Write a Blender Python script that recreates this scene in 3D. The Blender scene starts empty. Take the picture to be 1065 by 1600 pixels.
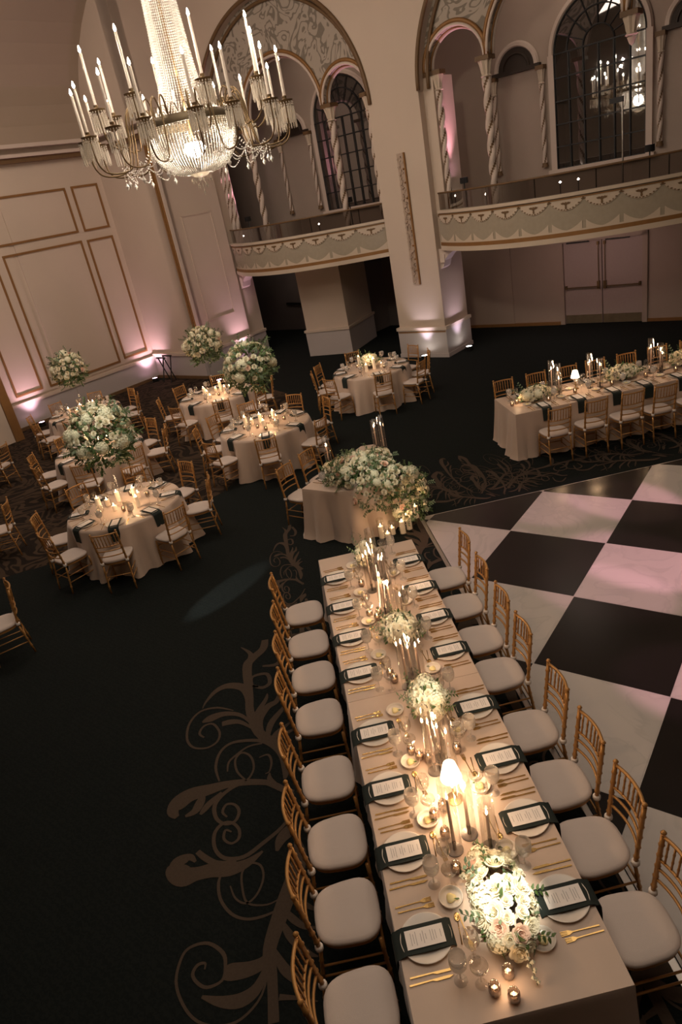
import bpy, math, random
from math import sin, cos, pi, radians as R, sqrt, atan2, hypot
from mathutils import Vector, Matrix
random.seed(7)
scene = bpy.context.scene
COL = scene.collection

# ------------------------------------------------------------------ camera
CAM_H = 4.427
PITCH, ROLL, YAW = R(24.955), R(-11.493), R(2.493)
fwd = Vector((sin(YAW)*cos(PITCH), cos(YAW)*cos(PITCH), -sin(PITCH)))
r0 = Vector((cos(YAW), -sin(YAW), 0)); u0 = r0.cross(fwd)
rgt = cos(ROLL)*r0 + sin(ROLL)*u0
upv = -sin(ROLL)*r0 + cos(ROLL)*u0
cam_data = bpy.data.cameras.new('camera')
cam = bpy.data.objects.new('camera', cam_data); COL.objects.link(cam)
M = Matrix((rgt, upv, -fwd)).transposed().to_4x4()
M.translation = Vector((0, 0, CAM_H))
cam.matrix_world = M
cam_data.sensor_fit = 'VERTICAL'
cam_data.sensor_height = 24.0
cam_data.lens = 1060.3*24.0/1600.0
cam_data.clip_start = 0.05
scene.camera = cam

# ------------------------------------------------------------------ world, exposure
world = bpy.data.worlds.new('world'); scene.world = world; world.use_nodes = True
world.node_tree.nodes['Background'].inputs[0].default_value = (0.10, 0.08, 0.07, 1)
world.node_tree.nodes['Background'].inputs[1].default_value = 0.15
vs = scene.view_settings
vs.view_transform = 'Standard'; vs.look = 'None'; vs.gamma = 1.0; vs.use_curve_mapping = False
vs.exposure = 0.0

# room frame: a runs along the balcony wall, b runs away from the camera into the room
AN = R(45.5)
def W(a, b, z=0.0):
    return Vector((a*cos(AN)+b*sin(AN), -a*sin(AN)+b*cos(AN), z))
ROOM_ROT = -AN

def light(kind, name, loc, energy, color, size=0.1, target=None, spot=None, blend=0.6, parent=None, shape=None, sy=None):
    d = bpy.data.lights.new(name, kind); d.energy = energy; d.color = color
    if kind == 'AREA':
        d.size = size
        if sy: d.shape = 'RECTANGLE'; d.size_y = sy
    else: d.shadow_soft_size = size
    if kind == 'SPOT':
        d.spot_size = R(spot); d.spot_blend = blend
    o = bpy.data.objects.new(name, d); COL.objects.link(o); o.location = loc
    if target is not None:
        o.rotation_euler = (Vector(target)-Vector(loc)).to_track_quat('-Z', 'Y').to_euler()
    if parent is not None:
        o.parent = parent; o.location = Vector(loc)-parent.location
    return o

WARM = (1.0, 0.72, 0.48); CREAM = (1.0, 0.84, 0.68); PINK = (1.0, 0.46, 0.62); LILAC = (1.0, 0.62, 0.80)
CH = W(-8.81, 7.87)          # plan position of the chandelier
# added overhead fill (large, high, dim) for the ballroom's unseen other chandeliers
light('AREA', 'hall_fill_light', (1.0, 4.5, 9.5), 300, CREAM, 7.0, (1.0, 5.0, 0), sy=7.0)
light('AREA', 'hall_fill_light', W(-12.5, 7, 10.2), 520, (1.0, 0.80, 0.66), 6.0, W(-15.5, 10.5, 2), sy=6.0)
light('AREA', 'aisle_fill_light', W(-6.6, 16.6, 2.62), 22, (1.0, 0.66, 0.60), 2.5, W(-6.6, 17.8, 0), sy=0.6)  # added area light, brightens the doors under the balcony
light('AREA', 'alcove_fill_light', W(-15.8, 17.6, 2.6), 9, (1.0, 0.78, 0.66), 2.0, W(-15.8, 18.6, 0), sy=0.5)  # weak area light added to lift the dark alcove
light('AREA', 'gallery_fill_light', W(-7, 17.2, 8.5), 22, (1.0, 0.78, 0.62), 3.0, W(-7, 17.9, 4), sy=1.0)  # unseen fill that lifts the gallery back wall
light('AREA', 'gallery_fill_light', W(-14, 17.2, 8.5), 20, (1.0, 0.78, 0.62), 3.0, W(-14, 17.9, 4), sy=1.0)
light('SPOT', 'arcade_wash_light', (-1.0, 3.0, 9.5), 750, (1.0, 0.82, 0.62), 0.4, W(-10.5, 15.4, 4.6), spot=60, blend=1.0)
# pin spots aimed at the dance floor from the balcony opposite
for (x, y, e, s, c) in [(4.1, 7.9, 130, 7, PINK), (3.0, 8.3, 60, 6, PINK), (3.55, 6.4, 120, 8, PINK), (3.0, 4.35, 80, 8, PINK), (4.1, 3.7, 90, 7, PINK), (4.5, 5.3, 100, 8, PINK), (2.1, 7.3, 40, 8, PINK), (2.9, 6.0, 60, 7, PINK)]:
    light('SPOT', 'dance_floor_spot', (7.5, 0.5, 6.5), e*26, c, 0.05, (x, y, 0), spot=s, blend=0.5)
light('SPOT', 'floor_beam_spot', (-6.6, 2.45, 2.6), 4200, (0.92, 0.98, 0.94), 0.02, (-1.35, 7.85, 0), spot=4.0, blend=0.6)

# ------------------------------------------------------------------ helpers
class MB:
    def __init__(s): s.v = []; s.f = []; s.m = []
    def add(s, vs_, fs, mi=0, T=None):
        o = len(s.v)
        if T is not None: vs_ = [T @ Vector(p) for p in vs_]
        s.v += [tuple(p) for p in vs_]
        for f in fs: s.f.append(tuple(i+o for i in f)); s.m.append(mi)
        return s
    def box(s, x0, x1, y0, y1, z0, z1, mi=0, T=None):
        v = [(x, y, z) for z in (z0, z1) for x, y in ((x0, y0), (x1, y0), (x1, y1), (x0, y1))]
        return s.add(v, [(3, 2, 1, 0), (4, 5, 6, 7), (0, 1, 5, 4), (1, 2, 6, 5), (2, 3, 7, 6), (3, 0, 4, 7)], mi, T)
    def lathe(s, prof, n=20, mi=0, T=None, rad=None, caps=True):
        v = []; f = []
        for (r, z) in prof:
            for k in range(n):
                a = 2*pi*k/n; rr = r*(rad(a, z) if rad else 1)
                v.append((rr*cos(a), rr*sin(a), z))
        for i in range(len(prof)-1):
            for k in range(n):
                k2 = (k+1) % n
                f.append((i*n+k, i*n+k2, (i+1)*n+k2, (i+1)*n+k))
        if caps:
            if prof[0][0] > 1e-5: f.append(tuple(range(n-1, -1, -1)))
            if prof[-1][0] > 1e-5: f.append(tuple((len(prof)-1)*n+k for k in range(n)))
        return s.add(v, f, mi, T)
    def tube(s, pts, r, n=8, mi=0, T=None, closed=False):
        pts = [Vector(p) for p in pts]; N = len(pts)
        rr = r if isinstance(r, (list, tuple)) else [r]*N
        v = []; f = []; prev = None
        for i, p in enumerate(pts):
            if closed: t = pts[(i+1) % N]-pts[i-1]
            else: t = pts[min(i+1, N-1)]-pts[max(i-1, 0)]
            if t.length < 1e-9: t = Vector((0, 0, 1))
            t.normalize()
            if prev is None:
                a = Vector((0, 0, 1)) if abs(t.z) < .9 else Vector((1, 0, 0)); nrm = (a-t*a.dot(t)).normalized()
            else:
                nrm = prev-t*prev.dot(t); nrm = nrm.normalized() if nrm.length > 1e-6 else prev
            prev = nrm; b = t.cross(nrm)
            for k in range(n):
                a = 2*pi*k/n; v.append(p+(nrm*cos(a)+b*sin(a))*rr[i])
        for i in range(N if closed else N-1):
            j = (i+1) % N
            for k in range(n):
                k2 = (k+1) % n; f.append((i*n+k, i*n+k2, j*n+k2, j*n+k))
        if not closed:
            f.append(tuple(range(n-1, -1, -1))); f.append(tuple((N-1)*n+k for k in range(n)))
        return s.add(v, f, mi, T)
    def grid(s, P, mi=0, T=None, close_u=False):
        nu = len(P); nv = len(P[0]); v = [q for row in P for q in row]; f = []
        for i in range(nu if close_u else nu-1):
            for j in range(nv-1):
                i2 = (i+1) % nu
                f.append((i*nv+j, i2*nv+j, i2*nv+j+1, i*nv+j+1))
        return s.add(v, f, mi, T)
    def prism(s, poly, z0, z1, mi=0, T=None):
        n = len(poly); v = [(x, y, z0) for x, y in poly]+[(x, y, z1) for x, y in poly]
        f = [tuple(range(n-1, -1, -1)), tuple(range(n, 2*n))]+[(i, (i+1) % n, n+(i+1) % n, n+i) for i in range(n)]
        return s.add(v, f, mi, T)
    def octa(s, p, r, rz=None, mi=0):
        x, y, z = p; rz = rz or r
        return s.add([(x+r, y, z), (x, y+r, z), (x-r, y, z), (x, y-r, z), (x, y, z+rz), (x, y, z-rz)],
                     [(0, 1, 4), (1, 2, 4), (2, 3, 4), (3, 0, 4), (1, 0, 5), (2, 1, 5), (3, 2, 5), (0, 3, 5)], mi)
    def mesh(s, name, mats, smooth=False):
        m = bpy.data.meshes.new(name); m.from_pydata(s.v, [], s.f)
        for x in (mats if isinstance(mats, (list, tuple)) else [mats]): m.materials.append(x)
        if len(m.materials) > 1: m.polygons.foreach_set('material_index', s.m)
        if smooth:
            m.polygons.foreach_set('use_smooth', [True]*len(m.polygons))
            if smooth == 'auto':
                try: m.set_sharp_from_angle(angle=R(40))
                except Exception: pass
        m.update()
        return m

def obj(name, mb, mats, parent=None, smooth=False, loc=None, rz=0.0, label=None):
    me = mb.mesh(name, mats, smooth) if isinstance(mb, MB) else mb
    o = bpy.data.objects.new(name, me); COL.objects.link(o)
    if parent is not None: o.parent = parent
    if loc is not None: o.location = loc
    if rz: o.rotation_euler = (0, 0, rz)
    if label: o['label'] = label
    return o
def tag(o, label, cat, group=None, kind=None):
    o['label'] = label; o['category'] = cat
    if group: o['group'] = group
    if kind: o['kind'] = kind
    return o
def thing(name, label, cat, loc=(0, 0, 0), rz=0.0, group=None):
    o = bpy.data.objects.new(name, None); COL.objects.link(o)
    o.empty_display_size = 0.1
    o.location = loc; o.rotation_euler = (0, 0, rz)
    return tag(o, label, cat, group)
def struct(name, mb, mats, smooth=False, parent=None, label=None):
    o = obj(name, mb, mats, parent, smooth)
    if parent is None: o['kind'] = 'structure'
    if label: o['label'] = label
    return o
def copy_tree(o, parent=None):
    c = o.copy(); COL.objects.link(c); c.parent = parent
    for ch in o.children: copy_tree(ch, c)
    return c
class Proto:
    """first use moves the prototype itself, later uses copy it with its parts"""
    def __init__(s, root): s.root = root; s.used = False
    def place(s, loc, rz, label, group=None, scale=None):
        if not s.used: o = s.root; s.used = True
        else: o = copy_tree(s.root)
        o.location = loc; o.rotation_euler = (0, 0, rz); o['label'] = label
        if group: o['group'] = group
        if scale: o.scale = (scale, scale, scale) if not isinstance(scale, tuple) else scale
        return o
ORD = ['first', 'second', 'third', 'fourth', 'fifth', 'sixth', 'seventh', 'eighth', 'ninth', 'tenth', 'eleventh', 'twelfth', 'thirteenth', 'fourteenth', 'fifteenth', 'sixteenth']

# ------------------------------------------------------------------ materials
def newmat(name):
    m = bpy.data.materials.new(name); m.use_nodes = True
    nt = m.node_tree; return m, nt, nt.nodes['Principled BSDF']
def mat(name, col, rough=0.6, metal=0.0, spec=0.5, emit=None, es=0.0, noise=0.0, nscale=20.0, bump=0.0, bscale=200.0, sheen=0.0, coat=0.0, sub=0.0, trans=0.0):
    m, nt, b = newmat(name)
    b.inputs['Base Color'].default_value = (*col, 1); b.inputs['Roughness'].default_value = rough
    b.inputs['Metallic'].default_value = metal; b.inputs['Specular IOR Level'].default_value = spec
    b.inputs['Sheen Weight'].default_value = sheen; b.inputs['Coat Weight'].default_value = coat
    if emit: b.inputs['Emission Color'].default_value = (*emit, 1); b.inputs['Emission Strength'].default_value = es
    tc = nt.nodes.new('ShaderNodeTexCoord')
    if noise:
        n = nt.nodes.new('ShaderNodeTexNoise'); n.inputs['Scale'].default_value = nscale; n.inputs['Detail'].default_value = 4
        mx = nt.nodes.new('ShaderNodeMix'); mx.data_type = 'RGBA'
        mx.inputs['A'].default_value = (*[c*(1-noise) for c in col], 1); mx.inputs['B'].default_value = (*[min(1, c*(1+noise)) for c in col], 1)
        nt.links.new(tc.outputs['Object'], n.inputs['Vector']); nt.links.new(n.outputs['Fac'], mx.inputs['Factor'])
        nt.links.new(mx.outputs['Result'], b.inputs['Base Color'])
    if bump:
        n2 = nt.nodes.new('ShaderNodeTexNoise'); n2.inputs['Scale'].default_value = bscale; n2.inputs['Detail'].default_value = 3
        bp = nt.nodes.new('ShaderNodeBump'); bp.inputs['Strength'].default_value = bump; bp.inputs['Distance'].default_value = 0.01
        nt.links.new(tc.outputs['Object'], n2.inputs['Vector']); nt.links.new(n2.outputs['Fac'], bp.inputs['Height'])
        nt.links.new(bp.outputs['Normal'], b.inputs['Normal'])
    return m
def thin_glass(name, tint=(1, 1, 1), gl=0.12, rough=0.02, frost=0.0, fcol=(0.9, 0.85, 0.8)):
    m = bpy.data.materials.new(name); m.use_nodes = True; nt = m.node_tree; nt.nodes.clear()
    out = nt.nodes.new('ShaderNodeOutputMaterial'); tr = nt.nodes.new('ShaderNodeBsdfTransparent'); g = nt.nodes.new('ShaderNodeBsdfGlossy')
    tr.inputs[0].default_value = (*tint, 1); g.inputs['Roughness'].default_value = rough
    lw = nt.nodes.new('ShaderNodeLayerWeight'); lw.inputs['Blend'].default_value = 0.25
    mr = nt.nodes.new('ShaderNodeMapRange'); mr.inputs['To Min'].default_value = gl*0.35; mr.inputs['To Max'].default_value = min(1.0, gl*4)
    mx = nt.nodes.new('ShaderNodeMixShader')
    nt.links.new(lw.outputs['Facing'], mr.inputs['Value']); nt.links.new(mr.outputs['Result'], mx.inputs[0])
    nt.links.new(tr.outputs[0], mx.inputs[1]); nt.links.new(g.outputs[0], mx.inputs[2])
    last = mx
    if frost:
        d = nt.nodes.new('ShaderNodeBsdfDiffuse'); d.inputs[0].default_value = (*fcol, 1)
        m2 = nt.nodes.new('ShaderNodeMixShader'); m2.inputs[0].default_value = frost
        nt.links.new(mx.outputs[0], m2.inputs[1]); nt.links.new(d.outputs[0], m2.inputs[2]); last = m2
    nt.links.new(last.outputs[0], out.inputs[0])
    return m
def emis(name, col, st):
    m = bpy.data.materials.new(name); m.use_nodes = True; nt = m.node_tree; nt.nodes.clear()
    out = nt.nodes.new('ShaderNodeOutputMaterial'); e = nt.nodes.new('ShaderNodeEmission')
    e.inputs[0].default_value = (*col, 1); e.inputs[1].default_value = st; nt.links.new(e.outputs[0], out.inputs[0])
    return m

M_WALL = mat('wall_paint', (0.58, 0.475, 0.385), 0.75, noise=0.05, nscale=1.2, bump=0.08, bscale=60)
M_WAIN = mat('wainscot_paint', (0.47, 0.42, 0.40), 0.6, noise=0.05, nscale=2)
M_DIM = mat('shaded_wall_paint', (0.15, 0.125, 0.115), 0.8, noise=0.08, nscale=3)  # darkness of the alcoves put into the wall colour
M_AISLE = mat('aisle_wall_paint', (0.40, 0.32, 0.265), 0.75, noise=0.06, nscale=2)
M_CEIL = mat('ceiling_paint', (0.37, 0.29, 0.22), 0.8, noise=0.04, nscale=1)  # darker than the walls: the vault's unlit tone is in the colour
M_GILT = mat('gilt_trim', (0.27, 0.135, 0.045), 0.5, metal=0.25, noise=0.15, nscale=9)
M_MOLD = mat('cream_moulding', (0.58, 0.48, 0.41), 0.6)
M_DARKMOLD = mat('bronze_moulding', (0.14, 0.078, 0.032), 0.55, noise=0.2, nscale=15)
M_FIELD = mat('parapet_field_paint', (0.36, 0.31, 0.235), 0.75, noise=0.10, nscale=14)
M_SWAG = mat('parapet_relief_paint', (0.57, 0.475, 0.375), 0.7)
M_CHAIR = mat('gold_lacquered_wood', (0.46, 0.235, 0.075), 0.36, metal=0.35, noise=0.12, nscale=30)
M_CUSH = mat('ivory_cushion_fabric', (0.60, 0.50, 0.44), 0.85, bump=0.15, bscale=350, sheen=0.2)
M_TIE = mat('ivory_tie_fabric', (0.75, 0.68, 0.62), 0.8)
M_CLOTH = mat('champagne_satin_cloth', (0.56, 0.425, 0.335), 0.42, spec=0.35, noise=0.03, nscale=12, bump=0.05, bscale=500, sheen=0.3)
M_PLATE = mat('cream_ceramic', (0.72, 0.64, 0.56), 0.25)
M_NAP = mat('dark_green_napkin_linen', (0.008, 0.015, 0.012), 0.8, noise=0.15, nscale=40)
M_CARD = mat('menu_card_paper', (0.80, 0.74, 0.70), 0.7)
M_INK = mat('menu_ink', (0.34, 0.31, 0.30), 0.7)
M_GOLD = mat('gold_cutlery_metal', (0.62, 0.40, 0.15), 0.22, metal=0.9)
M_BUTTER = mat('butter', (0.85, 0.72, 0.36), 0.5)
M_LEAF = mat('leaf_green', (0.075, 0.125, 0.034), 0.55, noise=0.35, nscale=8)
M_LEAF2 = mat('eucalyptus_green', (0.17, 0.23, 0.13), 0.6, noise=0.25, nscale=8)
M_STEM = mat('stem_green', (0.07, 0.11, 0.04), 0.6)
M_PETAL = mat('ivory_petal', (0.90, 0.82, 0.64), 0.6, noise=0.05, nscale=30)
M_HYD = mat('white_hydrangea_petal', (0.88, 0.83, 0.62), 0.65, noise=0.08, nscale=40)
M_BLUSH = mat('blush_petal', (0.88, 0.62, 0.48), 0.6, noise=0.08, nscale=30)
M_GLASS = thin_glass('clear_glass', (0.97, 0.96, 0.94), 0.16)
M_CHIM = thin_glass('chimney_glass', (0.985, 0.975, 0.96), 0.10)
M_FROST = thin_glass('etched_goblet_glass', (0.95, 0.94, 0.92), 0.2, frost=0.22)
M_VOTIVE = thin_glass('smoked_mercury_glass', (0.70, 0.58, 0.50), 0.35, rough=0.12, frost=0.25, fcol=(0.22, 0.16, 0.13))
M_WAX = mat('ivory_wax', (0.85, 0.72, 0.58), 0.5, emit=(1.0, 0.62, 0.32), es=0.25)  # slight emission stands in for flame light shining through the wax
M_TAPER = mat('taupe_taper_wax', (0.42, 0.30, 0.25), 0.5)
M_FLAME = emis('candle_flame', (1.0, 0.74, 0.42), 38.0)
M_BULB = emis('candle_bulb_glow', (1.0, 0.90, 0.74), 60.0)
M_CORE = emis('chandelier_lamp_glow', (1.0, 0.86, 0.66), 22.0)
M_SHADE = emis('lit_lamp_shade', (1.0, 0.84, 0.60), 4.0)
M_BRASS = mat('aged_brass', (0.33, 0.215, 0.10), 0.35, metal=0.85)
M_ARM = mat('antique_brass_arm', (0.20, 0.135, 0.07), 0.4, metal=0.8)
M_RINGM = mat('dark_brass_ring', (0.10, 0.075, 0.045), 0.45, metal=0.7)
M_NICHE = mat('dark_bronze_niche', (0.030, 0.018, 0.011), 0.6)
M_CARVED = mat('carved_plaster', (0.43, 0.33, 0.26), 0.8, noise=0.3, nscale=25)
M_SMOKE = mat('smoked_metal_base', (0.13, 0.11, 0.10), 0.3, metal=0.7)
M_BLACK = mat('matte_black_metal', (0.012, 0.012, 0.012), 0.5)
M_CRYSTAL = mat('crystal_beads', (0.86, 0.82, 0.76), 0.3, spec=0.6, coat=0.3)
M_PRISM = thin_glass('crystal_prisms', (0.93, 0.9, 0.86), 0.4, rough=0.08, frost=0.5, fcol=(0.85, 0.78, 0.68))
M_CSLEEVE = mat('ivory_candle_sleeve', (0.78, 0.68, 0.58), 0.5)
M_STEEL = mat('brushed_steel', (0.42, 0.38, 0.34), 0.28, metal=0.9)
M_RAILGL = thin_glass('dark_rail_glass', (0.30, 0.27, 0.25), 0.30, rough=0.03)
M_LENS_P = emis('pink_uplight_lens', (1.0, 0.55, 0.75), 22.0)
M_LENS_W = emis('white_lamp_lens', (1.0, 0.92, 0.84), 30.0)
M_ALU = mat('silver_edge_trim', (0.55, 0.50, 0.46), 0.3, metal=0.8)

# black window glass mirroring the room
M_WIN, _nt, _b = newmat('night_window_glass')
_b.inputs['Base Color'].default_value = (0.03, 0.026, 0.024, 1); _b.inputs['Roughness'].default_value = 0.02
_b.inputs['Metallic'].default_value = 0.0; _b.inputs['Specular IOR Level'].default_value = 1.0; _b.inputs['IOR'].default_value = 2.3

# carpet: near black herringbone weave
M_CARPET, nt, b = newmat('dark_carpet')
b.inputs['Roughness'].default_value = 0.92; b.inputs['Specular IOR Level'].default_value = 0.15
tc = nt.nodes.new('ShaderNodeTexCoord'); w = nt.nodes.new('ShaderNodeTexWave'); w.wave_type = 'BANDS'; w.bands_direction = 'DIAGONAL'
w.inputs['Scale'].default_value = 9.0; w.inputs['Distortion'].default_value = 9.0; w.inputs['Detail'].default_value = 2; w.inputs['Detail Scale'].default_value = 3
cr = nt.nodes.new('ShaderNodeValToRGB'); cr.color_ramp.elements[0].color = (0.0048, 0.0070, 0.0064, 1); cr.color_ramp.elements[1].color = (0.0088, 0.0112, 0.0100, 1)
nt.links.new(tc.outputs['Object'], w.inputs['Vector']); nt.links.new(w.outputs['Fac'], cr.inputs[0]); nt.links.new(cr.outputs[0], b.inputs['Base Color'])
# carpet: brown scroll yarn
M_SCROLL = mat('brown_scroll_yarn', (0.070, 0.050, 0.036), 0.95, spec=0.1, noise=0.18, nscale=60)
# carpet: all-over brown swirl field
M_SWIRL, nt, b = newmat('swirl_carpet')
b.inputs['Roughness'].default_value = 0.95; b.inputs['Specular IOR Level'].default_value = 0.1
tc = nt.nodes.new('ShaderNodeTexCoord'); n1 = nt.nodes.new('ShaderNodeTexNoise'); n1.inputs['Scale'].default_value = 1.15; n1.inputs['Detail'].default_value = 1.6; n1.inputs['Distortion'].default_value = 1.6
mm = nt.nodes.new('ShaderNodeMath'); mm.operation = 'MULTIPLY'; mm.inputs[1].default_value = 15.0
fr = nt.nodes.new('ShaderNodeMath'); fr.operation = 'PINGPONG'; fr.inputs[1].default_value = 1.0
cr = nt.nodes.new('ShaderNodeValToRGB')
e = cr.color_ramp.elements; e[0].position = 0.42; e[0].color = (0.017, 0.012, 0.009, 1); e[1].position = 0.56; e[1].color = (0.055, 0.036, 0.023, 1)
nt.links.new(tc.outputs['Object'], n1.inputs['Vector']); nt.links.new(n1.outputs['Fac'], mm.inputs[0]); nt.links.new(mm.outputs[0], fr.inputs[0]); nt.links.new(fr.outputs[0], cr.inputs[0]); nt.links.new(cr.outputs[0], b.inputs['Base Color'])
# marble
M_MARBLE, nt, b = newmat('white_marble_panel')
b.inputs['Roughness'].default_value = 0.28
tc = nt.nodes.new('ShaderNodeTexCoord'); n1 = nt.nodes.new('ShaderNodeTexNoise'); n1.inputs['Scale'].default_value = 1.3; n1.inputs['Detail'].default_value = 9; n1.inputs['Distortion'].default_value = 1.4
cr = nt.nodes.new('ShaderNodeValToRGB'); e = cr.color_ramp.elements
e[0].position = 0.47; e[0].color = (0.50, 0.45, 0.41, 1); e[1].position = 0.505; e[1].color = (0.46, 0.415, 0.38, 1)
e2 = cr.color_ramp.elements.new(0.53); e2.color = (0.52, 0.465, 0.425, 1)
nt.links.new(tc.outputs['Object'], n1.inputs['Vector']); nt.links.new(n1.outputs['Fac'], cr.inputs[0]); nt.links.new(cr.outputs[0], b.inputs['Base Color'])
M_BLKTILE = mat('black_gloss_panel', (0.012, 0.010, 0.009), 0.22, noise=0.2, nscale=3)
# painted tympanum ornament
M_TYMP, nt, b = newmat('painted_plaster_ornament')
b.inputs['Roughness'].default_value = 0.8
tc = nt.nodes.new('ShaderNodeTexCoord'); n1 = nt.nodes.new('ShaderNodeTexNoise'); n1.inputs['Scale'].default_value = 1.7; n1.inputs['Detail'].default_value = 1.5; n1.inputs['Distortion'].default_value = 2.2
mm = nt.nodes.new('ShaderNodeMath'); mm.operation = 'MULTIPLY'; mm.inputs[1].default_value = 9.0
fr = nt.nodes.new('ShaderNodeMath'); fr.operation = 'PINGPONG'; fr.inputs[1].default_value = 1.0
cr = nt.nodes.new('ShaderNodeValToRGB'); e = cr.color_ramp.elements
e[0].position = 0.30; e[0].color = (0.20, 0.17, 0.135, 1); e[1].position = 0.42; e[1].color = (0.40, 0.34, 0.28, 1)
nt.links.new(tc.outputs['Object'], n1.inputs['Vector']); nt.links.new(n1.outputs['Fac'], mm.inputs[0]); nt.links.new(mm.outputs[0], fr.inputs[0]); nt.links.new(fr.outputs[0], cr.inputs[0]); nt.links.new(cr.outputs[0], b.inputs['Base Color'])

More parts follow.
